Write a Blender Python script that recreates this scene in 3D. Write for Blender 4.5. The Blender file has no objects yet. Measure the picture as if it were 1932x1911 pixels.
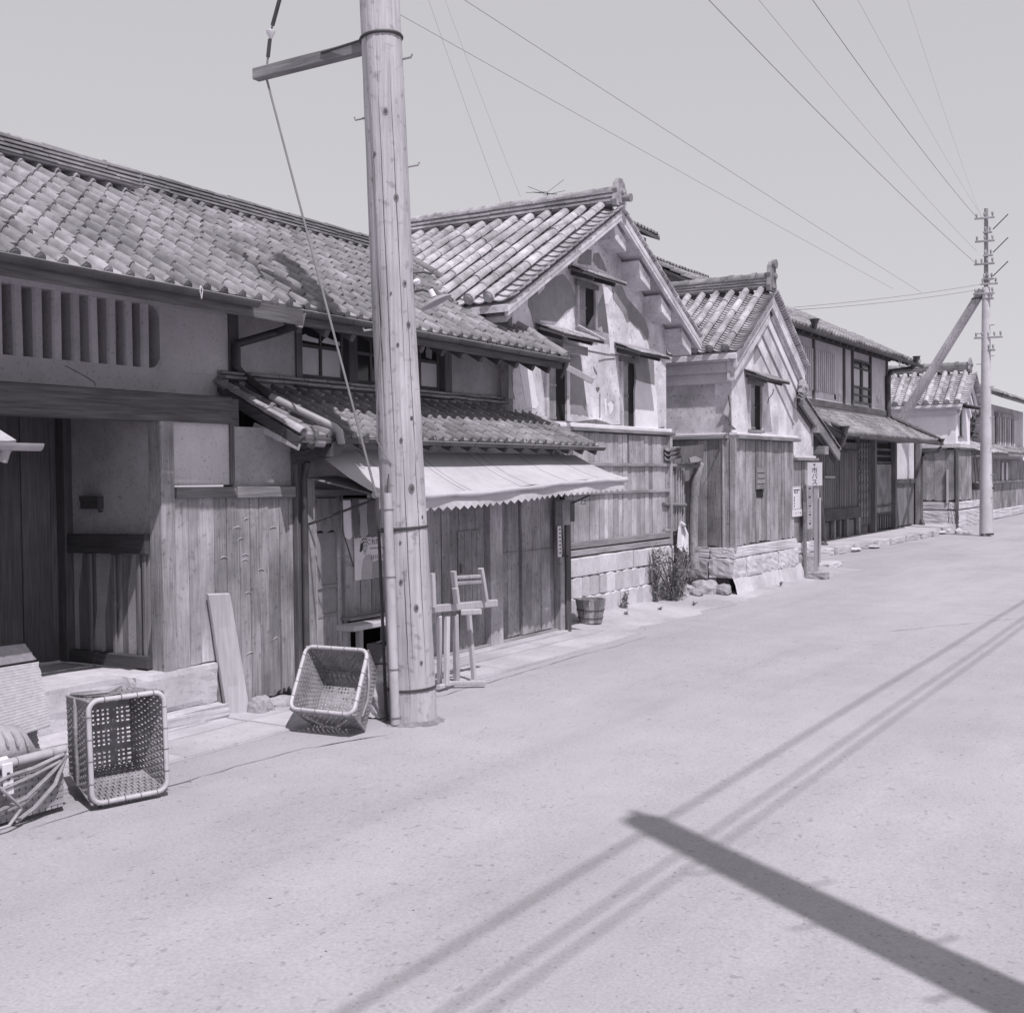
import bpy, bmesh, math, random
from mathutils import Vector, Matrix
random.seed(7)
R_ = math.radians
rnd = random.uniform

# ------------------------------------------------------------------ camera
W, H_ = 1932.0, 1911.0
S = 3500 / 1932
FPX = 3900 / S
ROLL = math.atan(0.0102)
PITCH = math.atan((H_/2 - 1626/S) * math.cos(ROLL) / FPX)
YAW = math.atan((4250-1750)/S/FPX)
CAM = Vector((0, 0, 1.7))
_fw0 = Vector((-math.sin(YAW), math.cos(YAW), 0)); _r0 = Vector((math.cos(YAW), math.sin(YAW), 0))
FW = _fw0*math.cos(PITCH) - Vector((0, 0, 1))*math.sin(PITCH)
_u = _r0.cross(FW)
RT = _r0*math.cos(ROLL) - _u*math.sin(ROLL)
UP = _u*math.cos(ROLL) + _r0*math.sin(ROLL)
scene = bpy.context.scene
col = scene.collection
cd = bpy.data.cameras.new('camera'); cam = bpy.data.objects.new('camera', cd); col.objects.link(cam)
cd.sensor_fit = 'HORIZONTAL'; cd.sensor_width = 36; cd.lens = FPX / W * 36
cd.clip_start = .05; cd.clip_end = 2000
m = Matrix((RT, UP, -FW)).transposed().to_4x4(); m.translation = CAM
cam.matrix_world = m
scene.camera = cam

# ------------------------------------------------------------------ sky, sun, exposure
TINT = (1.0, .967, 1.035)
SUNV = Vector((.857, -.515, 1.66)).normalized()
wd = bpy.data.worlds.new('World'); scene.world = wd; wd.use_nodes = True
nt = wd.node_tree; bg = nt.nodes['Background']
sky = nt.nodes.new('ShaderNodeTexSky'); sky.sky_type = 'NISHITA'; sky.sun_disc = False
sky.sun_elevation = math.asin(SUNV.z); sky.sun_rotation = math.atan2(SUNV.x, SUNV.y)
sky.dust_density = 0.2; sky.air_density = 1.0
bw = nt.nodes.new('ShaderNodeRGBToBW'); nt.links.new(sky.outputs[0], bw.inputs[0])
cmb = nt.nodes.new('ShaderNodeMix'); cmb.data_type = 'RGBA'; cmb.blend_type = 'MULTIPLY'; cmb.inputs[0].default_value = 1
pw = nt.nodes.new('ShaderNodeMath'); pw.operation = 'POWER'; pw.inputs[1].default_value = .15; nt.links.new(bw.outputs[0], pw.inputs[0])
pm = nt.nodes.new('ShaderNodeMath'); pm.operation = 'MULTIPLY'; pm.inputs[1].default_value = 2.376; nt.links.new(pw.outputs[0], pm.inputs[0])
nt.links.new(pm.outputs[0], cmb.inputs[6]); cmb.inputs[7].default_value = (1, .985, 1.04, 1)
nt.links.new(cmb.outputs[2], bg.inputs[0]); bg.inputs[1].default_value = .15
sd = bpy.data.lights.new('sun', 'SUN'); so = bpy.data.objects.new('sun', sd); col.objects.link(so)
sd.energy = 2.75; sd.angle = R_(.53); sd.color = (1, .965, 1.0)
so.rotation_euler = SUNV.to_track_quat('Z', 'Y').to_euler(); so.location = (0, 0, 20)
scene.view_settings.view_transform = 'Standard'; scene.view_settings.look = 'None'
scene.view_settings.exposure = 0.5; scene.view_settings.gamma = 1

# ------------------------------------------------------------------ pixel -> place helpers (1932 px wide copy of the photograph)
def ray(p):
    return (FW*FPX + RT*(p[0]-W/2) - UP*(p[1]-H_/2)).normalized()
def onx(p, x): d = ray(p); return CAM + d*((x-CAM.x)/d.x)
def ony(p, y): d = ray(p); return CAM + d*((y-CAM.y)/d.y)
def gnd(p, z=0): d = ray(p); return CAM + d*((z-CAM.z)/d.z)
def crop(x0, y0, s): return lambda x, y: ((x0+x/s)/S, (y0+y/s)/S)
c1 = crop(0, 400, 2.123); c2 = crop(700, 800, 2.389); c3 = crop(1350, 600, 2.389); c4 = crop(2050, 600, 2.389)
cA = crop(0, 1250, 2.389); cB = crop(0, 2050, 2.249); cH = crop(1350, 1300, 2.124); cG = crop(2050, 1350, 2.273)
cF = crop(2650, 1000, 2.124); cM = crop(700, 1400, 2.389); cN = crop(700, 2000, 1.932); cK = crop(1900, 1100, 3.822)
c5 = crop(3100, 600, 3.822); cP = crop(800, 50, 2.73); cQ = crop(1150, 1550, 2.248); cJ = crop(3150, 1250, 2.94)
V = Vector

# ------------------------------------------------------------------ materials
def mat(name, dark, light, scale=6, stretch=(1, 1, 1), rough=.9, bump=.25, rn=.12, stain=.25, sscale=1.2,
        speck=0, spscale=60, spec=.2, metal=0, dist=.01, detail=8, wst=0, wsc=.9):
    m = bpy.data.materials.new(name); m.use_nodes = True
    n = m.node_tree.nodes; l = m.node_tree.links; b = n['Principled BSDF']
    tc = n.new('ShaderNodeTexCoord'); oi = n.new('ShaderNodeObjectInfo')
    off = n.new('ShaderNodeVectorMath'); off.operation = 'MULTIPLY_ADD'
    l.new(oi.outputs['Random'], off.inputs[0]); off.inputs[1].default_value = (31, 17, 23); l.new(tc.outputs['Object'], off.inputs[2])
    mp = n.new('ShaderNodeMapping'); l.new(off.outputs[0], mp.inputs[0]); mp.inputs['Scale'].default_value = stretch
    nz = n.new('ShaderNodeTexNoise'); nz.inputs['Scale'].default_value = scale; nz.inputs['Detail'].default_value = detail
    nz.inputs['Roughness'].default_value = .62
    l.new(mp.outputs[0], nz.inputs[0])
    rp = n.new('ShaderNodeValToRGB'); l.new(nz.outputs[0], rp.inputs[0])
    rp.color_ramp.elements[0].position = .3; rp.color_ramp.elements[1].position = .7
    for e, v in zip(rp.color_ramp.elements, (dark, light)): e.color = tuple(v*t for t in TINT)+(1,)
    cur = rp.outputs[0]
    def mul(fac_socket, lo, hi, p0=.35, p1=.65):
        nonlocal cur
        mr = n.new('ShaderNodeMapRange'); l.new(fac_socket, mr.inputs[0])
        mr.inputs[1].default_value = p0; mr.inputs[2].default_value = p1; mr.inputs[3].default_value = lo; mr.inputs[4].default_value = hi
        vm = n.new('ShaderNodeVectorMath'); vm.operation = 'SCALE'; l.new(cur, vm.inputs[0]); l.new(mr.outputs[0], vm.inputs['Scale'])
        cur = vm.outputs[0]
    if stain:
        s2 = n.new('ShaderNodeTexNoise'); s2.inputs['Scale'].default_value = sscale; s2.inputs['Detail'].default_value = 6
        l.new(off.outputs[0], s2.inputs[0]); mul(s2.outputs[0], 1-stain, 1+stain*.5)
    if speck:
        s3 = n.new('ShaderNodeTexNoise'); s3.inputs['Scale'].default_value = spscale; s3.inputs['Detail'].default_value = 3
        l.new(off.outputs[0], s3.inputs[0]); mul(s3.outputs[0], 1-speck, 1, .28, .42)
    if wst:
        ge = n.new('ShaderNodeNewGeometry'); s4 = n.new('ShaderNodeTexNoise'); s4.inputs['Scale'].default_value = wsc; s4.inputs['Detail'].default_value = 7; s4.inputs['Roughness'].default_value = .65
        l.new(ge.outputs['Position'], s4.inputs[0]); mul(s4.outputs[0], 1-wst, 1+wst*.45, .38, .62)
    if rn: mul(oi.outputs['Random'], 1-rn, 1+rn, 0, 1)
    l.new(cur, b.inputs['Base Color'])
    b.inputs['Roughness'].default_value = rough; b.inputs['Specular IOR Level'].default_value = spec; b.inputs['Metallic'].default_value = metal
    if bump:
        bp = n.new('ShaderNodeBump'); bp.inputs['Strength'].default_value = bump; bp.inputs['Distance'].default_value = dist
        l.new(nz.outputs[0], bp.inputs['Height']); l.new(bp.outputs[0], b.inputs['Normal'])
    return m
VZ = (14, 14, .7); VY = (14, .7, 14); VX = (.7, 14, 14)
MT = {}
MT['plaster_grey'] = mat('plaster_grey', .52, .61, 5, rough=.95, bump=.15, rn=.04, stain=.15, speck=.3, spscale=45)
MT['plaster_tan'] = mat('plaster_tan', .34, .43, 7, rough=.95, bump=.25, rn=.04, stain=.2, speck=.35, spscale=50)
MT['plaster_white'] = mat('plaster_white', .55, .67, 6, rough=.95, bump=.35, rn=.04, stain=.28, sscale=2.2, speck=.4, spscale=22, wst=.15, wsc=2.5)
MT['plaster_bright'] = mat('plaster_bright', .66, .76, 7, rough=.95, bump=.2, rn=.04, stain=.12, speck=.15)
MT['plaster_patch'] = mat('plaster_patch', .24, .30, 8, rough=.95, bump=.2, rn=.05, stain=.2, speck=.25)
MT['mud'] = mat('mud', .12, .22, 14, rough=1, bump=.8, rn=.1, stain=.3)
MT['wood_z'] = mat('weathered_wood_upright', .22, .40, 5, VZ, bump=.6, rn=.18, stain=.35, sscale=1.6, speck=.35, spscale=22, wst=.25, wsc=1.4)
MT['wood_light_z'] = mat('pale_wood_upright', .31, .50, 5, VZ, bump=.5, rn=.16, stain=.3, sscale=1.4, speck=.3, spscale=20, wst=.25, wsc=1.4)
MT['wood_y'] = mat('weathered_wood_level', .18, .33, 5, VY, bump=.5, rn=.15, stain=.3)
MT['wood_x'] = mat('weathered_wood_across', .18, .33, 5, VX, bump=.5, rn=.15, stain=.3)
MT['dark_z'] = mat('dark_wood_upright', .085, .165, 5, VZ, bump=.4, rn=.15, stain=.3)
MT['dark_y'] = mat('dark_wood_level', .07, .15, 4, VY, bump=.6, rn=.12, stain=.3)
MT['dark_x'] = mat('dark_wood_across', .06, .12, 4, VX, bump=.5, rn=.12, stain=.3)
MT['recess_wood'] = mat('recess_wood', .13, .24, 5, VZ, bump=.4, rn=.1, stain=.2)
MT['dirt'] = mat('dirt', .20, .32, 16, rough=1, bump=.8, rn=0, stain=.3, sscale=6)
MT['new_wood'] = mat('fresh_sawn_wood', .40, .52, 5, (8, 8, .6), bump=.2, rn=.08, stain=.12)
MT['pole_wood'] = mat('pole_wood', .36, .56, 5, (9, 9, .35), bump=.6, rn=0, stain=.2, sscale=1.3, speck=.35, spscale=16, dist=.02)
MT['tile'] = mat('grey_roof_tile', .22, .34, 9, rough=.75, bump=.3, rn=.14, stain=.25, sscale=3, spec=.35, wst=.32, wsc=1.3)
MT['tile_pale'] = mat('lichened_roof_tile', .36, .52, 9, rough=.85, bump=.35, rn=.10, stain=.25, sscale=5, speck=.4, spscale=24, wst=.3, wsc=1.6)
MT['tile_dark'] = mat('dark_roof_tile', .08, .15, 9, rough=.7, bump=.3, rn=.15, stain=.25, spec=.35)
MT['mortar'] = mat('mortar', .35, .5, 10, bump=.6, stain=.3, rn=.08)
MT['stone'] = mat('granite', .30, .44, 18, rough=.95, bump=.7, rn=.1, stain=.2, speck=.4, spscale=40)
MT['stone_pale'] = mat('pale_stone', .48, .60, 12, rough=.95, bump=.5, rn=.05, stain=.2, speck=.2, spscale=35)
MT['concrete'] = mat('concrete', .43, .50, 8, rough=.95, bump=.3, rn=.05, stain=.18, sscale=1.1, speck=.25, spscale=40)
MT['pole_concrete'] = mat('pole_concrete', .5, .6, 8, rough=.9, bump=.1, rn=0, stain=.15)
MT['iron'] = mat('dark_iron', .05, .09, 10, rough=.6, bump=.2, rn=.1, stain=.2, spec=.4)
MT['gutter'] = mat('gutter_metal', .06, .11, 6, rough=.6, bump=.1, rn=.08, stain=.3, spec=.4)
MT['steel'] = mat('galvanised_steel', .28, .38, 8, rough=.5, bump=.1, rn=.1, stain=.2, spec=.5)
MT['wire'] = mat('wire', .08, .07, 8, rough=.7, bump=0, rn=0, stain=0)
MT['wire_pale'] = mat('wire_pale', .2, .25, 8, rough=.7, bump=0, rn=0, stain=0)
MT['canvas'] = mat('awning_canvas', .45, .51, 10, rough=.9, bump=.15, rn=0, stain=.12, sscale=2)
MT['cloth_dark'] = mat('dark_cloth', .12, .16, 10, rough=.95, bump=.1, rn=.05, stain=.1)
MT['cloth_grey'] = mat('grey_cloth', .28, .34, 10, rough=.95, bump=.1, rn=.05, stain=.1)
MT['cloth_white'] = mat('white_cloth', .62, .72, 10, rough=.95, bump=.2, rn=0, stain=.12)
MT['paper'] = mat('paper', .6, .68, 10, rough=.9, bump=.05, rn=.03, stain=.1)
MT['ink'] = mat('ink', .05, .07, 8, rough=.9, bump=0, rn=0, stain=.1)
MT['ink_grey'] = mat('ink_grey', .25, .32, 14, rough=.9, bump=0, rn=.05, stain=.2)
MT['ink_pale'] = mat('ink_pale', .42, .48, 14, rough=.9, bump=0, rn=.05, stain=.1)
MT['enamel'] = mat('white_enamel', .7, .76, 6, rough=.5, bump=0, rn=.03, stain=.08, spec=.4)
MT['porcelain'] = mat('porcelain', .7, .75, 6, rough=.3, bump=0, rn=0, stain=0, spec=.5)
MT['glass'] = mat('dark_window_glass', .02, .035, 6, rough=.12, bump=.05, rn=.1, stain=.2, spec=.5)
MT['frosted'] = mat('frosted_glass', .46, .56, 60, rough=.5, bump=.2, rn=.06, stain=.1, spec=.4)
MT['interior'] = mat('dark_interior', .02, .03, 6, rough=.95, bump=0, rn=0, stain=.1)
MT['bamboo'] = mat('bamboo', .42, .54, 6, (3, 3, .8), rough=.55, bump=.1, rn=.08, stain=.18, spec=.35, speck=.2, spscale=14)
MT['bamboo_dark'] = mat('bamboo_node', .16, .22, 8, rough=.8, bump=.1, rn=.08)
MT['weave'] = mat('woven_bamboo', .25, .38, 14, rough=.7, bump=.2, rn=.08, stain=.3, sscale=4, spec=.3)
MT['rope'] = mat('straw_rope', .26, .38, 30, rough=.95, bump=.6, rn=.1, stain=.3, sscale=5)
MT['straw'] = mat('straw', .38, .5, 30, rough=.95, bump=.5, rn=.05, stain=.15)
MT['leaf'] = mat('dusty_leaf', .15, .27, 8, rough=.8, bump=0, rn=.25, stain=.3, sscale=8)
MT['leaf_dark'] = mat('dark_leaf', .03, .06, 8, rough=.8, bump=0, rn=.25, stain=.3, sscale=8)
MT['soil'] = mat('dry_soil', .40, .48, 12, rough=1, bump=.8, rn=.05, stain=.2)

def road_mat():
    m = bpy.data.materials.new('dusty_road'); m.use_nodes = True
    n = m.node_tree.nodes; l = m.node_tree.links; b = n['Principled BSDF']
    tc = n.new('ShaderNodeTexCoord')
    def noise(sc, det=6, stretch=None, rough=.6):
        z = n.new('ShaderNodeTexNoise'); z.inputs['Scale'].default_value = sc; z.inputs['Detail'].default_value = det; z.inputs['Roughness'].default_value = rough
        if stretch:
            mp = n.new('ShaderNodeMapping'); mp.inputs['Scale'].default_value = stretch; l.new(tc.outputs['Object'], mp.inputs[0]); l.new(mp.outputs[0], z.inputs[0])
        else: l.new(tc.outputs['Object'], z.inputs[0])
        return z.outputs[0]
    cur = None
    def mr(src, p0, p1, lo, hi):
        r = n.new('ShaderNodeMapRange'); l.new(src, r.inputs[0])
        for i, v in enumerate((p0, p1, lo, hi)): r.inputs[i+1].default_value = v
        return r.outputs[0]
    def times(a, b_):
        q = n.new('ShaderNodeMath'); q.operation = 'MULTIPLY'; l.new(a, q.inputs[0]); l.new(b_, q.inputs[1]); return q.outputs[0]
    grain = noise(70, 4)
    v = mr(grain, .3, .7, .338, .424)
    v = times(v, mr(noise(.5, 4, (1.6, .35, 1)), .35, .65, .93, 1.06))       # long worn tracks
    v = times(v, mr(noise(2.3, 5), .3, .7, .95, 1.04))
    v = times(v, mr(noise(42, 2, (1, .8, 1)), .28, .37, .74, 1))                          # small dark specks
    v = times(v, mr(noise(11, 3), .25, .30, .66, 1))                           # bigger spots
    v = times(v, mr(noise(5, 4, (1, .55, 1)), .255, .29, .74, 1))
    v = times(v, mr(noise(19, 2, (1, .7, 1)), .28, .35, .76, 1))
    v = times(v, mr(noise(.7, 6, (1, .5, 1), .7), .36, .5, .945, 1.015))
    v = times(v, mr(noise(1.1, 3, (2.6, .06, 1)), .52, .68, 1, .955))            # tyre streaks along the street
    cb = n.new('ShaderNodeCombineXYZ')
    for i, t in enumerate(TINT):
        q = n.new('ShaderNodeMath'); q.operation = 'MULTIPLY'; l.new(v, q.inputs[0]); q.inputs[1].default_value = t; l.new(q.outputs[0], cb.inputs[i])
    l.new(cb.outputs[0], b.inputs['Base Color']); b.inputs['Roughness'].default_value = .95; b.inputs['Specular IOR Level'].default_value = .15
    bp = n.new('ShaderNodeBump'); bp.inputs['Strength'].default_value = .35; bp.inputs['Distance'].default_value = .01
    l.new(grain, bp.inputs['Height']); l.new(bp.outputs[0], b.inputs['Normal'])
    return m
MT['road'] = road_mat()

# ------------------------------------------------------------------ building blocks
WL = {}
def tag(o, label=None, cat=None, group=None, kind=None):
    if label: o['label'] = label
    if cat: o['category'] = cat
    if group: o['group'] = group
    if kind: o['kind'] = kind
    return o
def thing(name, label, cat, loc, group=None):
    o = bpy.data.objects.new(name, None); col.objects.link(o); o.empty_display_size = .2
    o.location = loc; WL[o] = V(loc)
    return tag(o, label, cat, group)
def link(name, me, parent, wm):
    o = bpy.data.objects.new(name, me); col.objects.link(o)
    if parent is not None:
        o.parent = parent; o.matrix_basis = Matrix.Translation(-WL[parent]) @ wm
    else: o.matrix_basis = wm
    WL[o] = V(wm.translation)
    return o
class MB:
    def __init__(s): s.v = []; s.f = []
    def add(s, vs, fs):
        b = len(s.v); s.v += [V(p) for p in vs]; s.f += [tuple(b+i for i in f) for f in fs]; return s
    def hexa(s, p): return s.add(p, [(0, 3, 2, 1), (4, 5, 6, 7), (0, 1, 5, 4), (1, 2, 6, 5), (2, 3, 7, 6), (3, 0, 4, 7)])
    def box(s, x0, x1, y0, y1, z0, z1, j=0):
        x0, x1 = sorted((x0, x1)); y0, y1 = sorted((y0, y1)); z0, z1 = sorted((z0, z1))
        p = [V((x, y, z)) for z in (z0, z1) for x, y in ((x0, y0), (x1, y0), (x1, y1), (x0, y1))]
        if j: p = [q+V((rnd(-j, j), rnd(-j, j), rnd(-j, j))) for q in p]
        return s.hexa(p)
    def bar(s, p, q, w, h, up=(0, 0, 1), ch=0):
        p = V(p); q = V(q); d = (q-p).normalized(); up = V(up)
        a = d.cross(up)
        if a.length < 1e-4: a = d.cross(V((0, 1, 0)))
        a.normalize(); b = a.cross(d)
        w /= 2; h /= 2
        if ch: prof = [(-w, -h+ch), (-w+ch, -h), (w-ch, -h), (w, -h+ch), (w, h-ch), (w-ch, h), (-w+ch, h), (-w, h-ch)]
        else: prof = [(-w, -h), (w, -h), (w, h), (-w, h)]
        n = len(prof)
        vs = [c+a*x+b*y for c in (p, q) for x, y in prof]
        fs = [(i, (i+1) % n, n+(i+1) % n, n+i) for i in range(n)] + [tuple(range(n-1, -1, -1)), tuple(range(n, 2*n))]
        return s.add(vs, fs)
    def prism(s, poly, vec):
        n = len(poly); poly = [V(p) for p in poly]; vec = V(vec)
        return s.add(poly+[p+vec for p in poly], [(i, (i+1) % n, n+(i+1) % n, n+i) for i in range(n)]+[tuple(range(n-1, -1, -1)), tuple(range(n, 2*n))])
    def tube(s, pts, r, n=8, caps=True, closed=False):
        pts = [V(p) for p in pts]; k = len(pts)
        rs = r if isinstance(r, (list, tuple)) else [r]*k
        b = len(s.v); pa = None
        for i, p in enumerate(pts):
            if closed: d = pts[(i+1) % k]-pts[i-1]
            else: d = pts[min(i+1, k-1)]-pts[max(i-1, 0)]
            d.normalize()
            if pa is None:
                a = d.cross(V((0, 0, 1)));
                if a.length < .1: a = d.cross(V((0, 1, 0)))
            else: a = pa-d*pa.dot(d)
            a.normalize(); pa = a; c = d.cross(a)
            for j in range(n):
                t = 2*math.pi*j/n; s.v.append(p+(a*math.cos(t)+c*math.sin(t))*rs[i])
        for i in range(k if closed else k-1):
            i2 = (i+1) % k
            for j in range(n):
                s.f.append((b+i*n+j, b+i*n+(j+1) % n, b+i2*n+(j+1) % n, b+i2*n+j))
        if caps and not closed:
            s.f.append(tuple(b+j for j in range(n-1, -1, -1))); s.f.append(tuple(b+(k-1)*n+j for j in range(n)))
        return s
    def half(s, p, q, up, r, t, n=8, down=True, r2=None):      # half pipe along p-q (gutter when down, cover tile when not)
        p = V(p); q = V(q); d = (q-p).normalized(); up = V(up); a = d.cross(up).normalized(); up = a.cross(d)
        vs = []
        for c, rr in ((p, r), (q, r2 or r)):
            for ri in (rr, rr-t):
                for j in range(n+1):
                    th = math.pi*j/n; vs.append(c+a*math.cos(th)*ri+up*(-math.sin(th) if down else math.sin(th))*ri)
        m1 = n+1; fs = []
        for j in range(n):
            fs += [(j, j+1, 2*m1+j+1, 2*m1+j), (m1+j+1, m1+j, 3*m1+j, 3*m1+j+1), (j+1, j, m1+j, m1+j+1), (2*m1+j, 2*m1+j+1, 3*m1+j+1, 3*m1+j)]
        fs += [(0, 2*m1, 3*m1, m1), (n, m1+n, 3*m1+n, 2*m1+n)]
        return s.add(vs, fs)
    def mesh(s, name, center=None, smooth=False, mt=None):
        me = bpy.data.meshes.new(name); c = center or V((0, 0, 0))
        me.from_pydata([tuple(p-c) for p in s.v], [], s.f); 
        bm = bmesh.new(); bm.from_mesh(me); bmesh.ops.recalc_face_normals(bm, faces=bm.faces); bm.to_mesh(me); bm.free()
        if smooth:
            me.polygons.foreach_set('use_smooth', [True]*len(me.polygons))
            try: me.set_sharp_from_angle(angle=R_(50))
            except Exception: pass
        if mt: me.materials.append(MT[mt])
        me.update(); return me
    def build(s, name, mt, parent=None, smooth=False):
        lo = V([min(p[i] for p in s.v) for i in range(3)]); hi = V([max(p[i] for p in s.v) for i in range(3)]); c = (lo+hi)/2
        return link(name, s.mesh(name, c, smooth, mt), parent, Matrix.Translation(c))
def box(name, mt, parent, *a, j=0): return MB().box(*a, j=j).build(name, mt, parent)
def bar(name, mt, parent, p, q, w, h, up=(0, 0, 1), ch=.006): return MB().bar(p, q, w, h, up, ch).build(name, mt, parent)
def tube(name, mt, parent, pts, r, n=8, closed=False): return MB().tube(pts, r, n, closed=closed).build(name, mt, parent, smooth=True)
def wallpoly(name, mt, parent, pts, th=.004, n=(1, 0, 0)):
    n = V(n); return MB().prism([p-n*th for p in pts], n*th*2).build(name, mt, parent)

def planks(parent, mt, P, u, n, L, z0, z1, w, th=.018, name='plank', jag=.01, jz=.004, wj=.2, bend=0, ragged=None, zt=None):
    """upright boards side by side from P along u, face pointing along n"""
    u = V(u); n = V(n); P = V(P); t = 0
    out = []
    while t < L-.01:
        ww = min(w*rnd(1-wj, 1+wj), L-t)
        if L-t-ww < w*.4: ww = L-t
        a = t+.0025; b = t+ww-.0025
        d = rnd(-jz, jz); zb = z0+rnd(0, jag); za = (zt(t) if zt else z1)+rnd(-.3*jag, 0)
        bot = [(a, zb), ((a+b)/2, zb+rnd(-jag, jag)*.4), (b, zb+rnd(-jag, jag)*.5)]
        if ragged: bot = [(a+(b-a)*k/6, z0+ragged(t+ww*k/6)*rnd(0, 1)) for k in range(7)]
        poly = bot+[(b, za), (a, za)]
        base = [P+u*x+V((0, 0, z-P.z))+n*(d-th) for x, z in poly]
        mb = MB(); k = len(base); tw = rnd(-.004, .004)
        front = [p+n*(th+(tw if i % 2 else -tw)) for i, p in enumerate(base)]
        mb.add(base+front, [(i, (i+1) % k, k+(i+1) % k, k+i) for i in range(k)]+[tuple(range(k-1, -1, -1)), tuple(range(k, 2*k))])
        out.append(mb.build(name, mt, parent)); t += ww
    return out

# roof tiles -----------------------------------------------------------------
def s_tile(pw, ln, th=.015, roll=.028, mt='tile', cap=False, name='tile_mesh'):
    prof = [(-.5, .0), (-.45, .75), (-.36, 1.0), (-.26, .8), (-.19, .12), (.05, -.12), (.3, -.1), (.5, .1)]
    mb = MB(); n = len(prof); vs = []
    for y in (0, ln):
        for dz in (0, -th): vs += [(x*pw*1.06, y, z*roll+dz) for x, z in prof]
    fs = []
    for j in range(n-1):
        fs += [(j, j+1, 2*n+j+1, 2*n+j), (n+j+1, n+j, 3*n+j, 3*n+j+1), (j+1, j, n+j, n+j+1), (2*n+j, 2*n+j+1, 3*n+j+1, 3*n+j)]
    fs += [(0, 2*n, 3*n, n), (n-1, 2*n-1, 4*n-1, 3*n-1)]
    mb.add(vs, fs)
    if cap == 'disc':                      # eave tile with a round end disc
        for r0, y0, y1 in ((.036, -.004, .03), (.024, -.008, 0)):
            ring = [(-.32*pw*1.06+r0*math.cos(a), y0, .002+r0*math.sin(a)) for a in [2*math.pi*k/10 for k in range(10)]]
            mb.prism(ring, (0, y1-y0, 0))
        lip = [(x*pw*1.06, -.002, z*roll-th) for x, z in prof[4:]]+[(x*pw*1.06, -.002, z*roll-.035) for x, z in reversed(prof[4:])]
        mb.prism(lip, (0, .012, 0))
    if cap == 'knob':                      # eave tile with a small round knob and hanging lip
        ring = [(-.3*pw*1.06+.03*math.cos(a), -.008, .004+.03*math.sin(a)) for a in [2*math.pi*k/9 for k in range(9)]]
        mb.prism(ring, (0, .03, 0))
        lip = [(x*pw*1.06, -.002, z*roll-th*.5) for x, z in prof[3:]]+[(x*pw*1.06, -.002, -.034-.006*math.sin(3*x)) for x, z in reversed(prof[3:])]
        mb.prism(lip, (0, .014, 0))
    return mb.mesh(name, smooth=True, mt=mt)
def frame_mat(o, u, s):
    u = V(u).normalized(); s = V(s).normalized(); n = u.cross(s).normalized()
    m = Matrix((u, s, n)).transposed().to_4x4(); m.translation = o; return m
STUFF = []
def tile_field(parent, name, O, u, s, ncol, nrow, pitch, expo, me, me_eave=None, limit=300, sag=None, jr=1.2, jz=.004, keep=None, stuffname='small_tiles', skip_eave=0):
    u = V(u).normalized(); s = V(s).normalized(); nn = u.cross(s)
    items = []
    for j in range(nrow):
        for i in range(ncol):
            p = V(O)+u*((i+.5)*pitch+rnd(-.004, .004))+s*(j*expo+rnd(-.006, .006))
            if keep and not keep(p): continue
            p += nn*rnd(-jz, jz)+nn*.012*math.sin(p.y*2.1+p.x*3)*.6
            if sag: p.z += sag(p, j/nrow)
            mm = frame_mat(p, u, s) @ Matrix.Rotation(R_(-4.8+rnd(-jr, jr)), 4, 'X') @ Matrix.Rotation(R_(rnd(-jr, jr)*.8), 4, 'Z') @ Matrix.Rotation(R_(rnd(-jr, jr)), 4, 'Y')
            items.append((p, mm, (me_eave if (j == 0 and me_eave) else me)))
    items.sort(key=lambda t: (t[0]-CAM).length)
    for p, mm, q in items[:limit]: link(name, q, parent, mm)
    rest = items[limit:]
    if rest:
        mb = MB()
        for p, mm, q in rest: mb.add([mm @ v.co for v in q.vertices], [tuple(f.vertices) for f in q.polygons])
        o = mb.build(stuffname, q.materials[0].name if False else 'tile', parent, smooth=True); o['kind'] = 'stuff'
        o.data.materials.clear(); o.data.materials.append(rest[0][2].materials[0])
def cover_row(parent, name, p, s, nrm, length, r, seg, mt, endcap=True, meshes={}):
    """row of half round cover tiles climbing from p along s"""
    s = V(s).normalized(); n = max(1, round(length/seg)); seg = length/n
    key = (round(r, 3), round(seg, 3), mt)
    if key not in meshes:
        meshes[key] = MB().half((0, 0, 0), (0, seg*1.04, 0), (0, 0, 1), r, .014, 8, down=False, r2=r*.9).mesh('cover_tile', smooth=True, mt=mt)
        cap = [(r*math.cos(a), 0, r*math.sin(a)) for a in [2*math.pi*k/14 for k in range(14)]]
        inner = [(r*.7*math.cos(a), -.012, r*.7*math.sin(a)) for a in [2*math.pi*k/12 for k in range(12)]]
        meshes[key+('c',)] = MB().prism(cap, (0, .035, 0)).prism(inner, (0, .014, 0)).mesh('end_disc', smooth=True, mt=mt)
    u = s.cross(V(nrm)).normalized()
    for k in range(n):
        mm = frame_mat(V(p)+s*(k*seg)+V(nrm)*rnd(0, .008), u, s) @ Matrix.Rotation(R_(rnd(-1.6, 1.6)), 4, 'Z') @ Matrix.Rotation(R_(rnd(-.8, .8)), 4, 'X')
        link(name, meshes[key], parent, mm)
    if endcap: link('end_disc', meshes[key+('c',)], parent, frame_mat(V(p)-s*.01, u, s))
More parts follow.
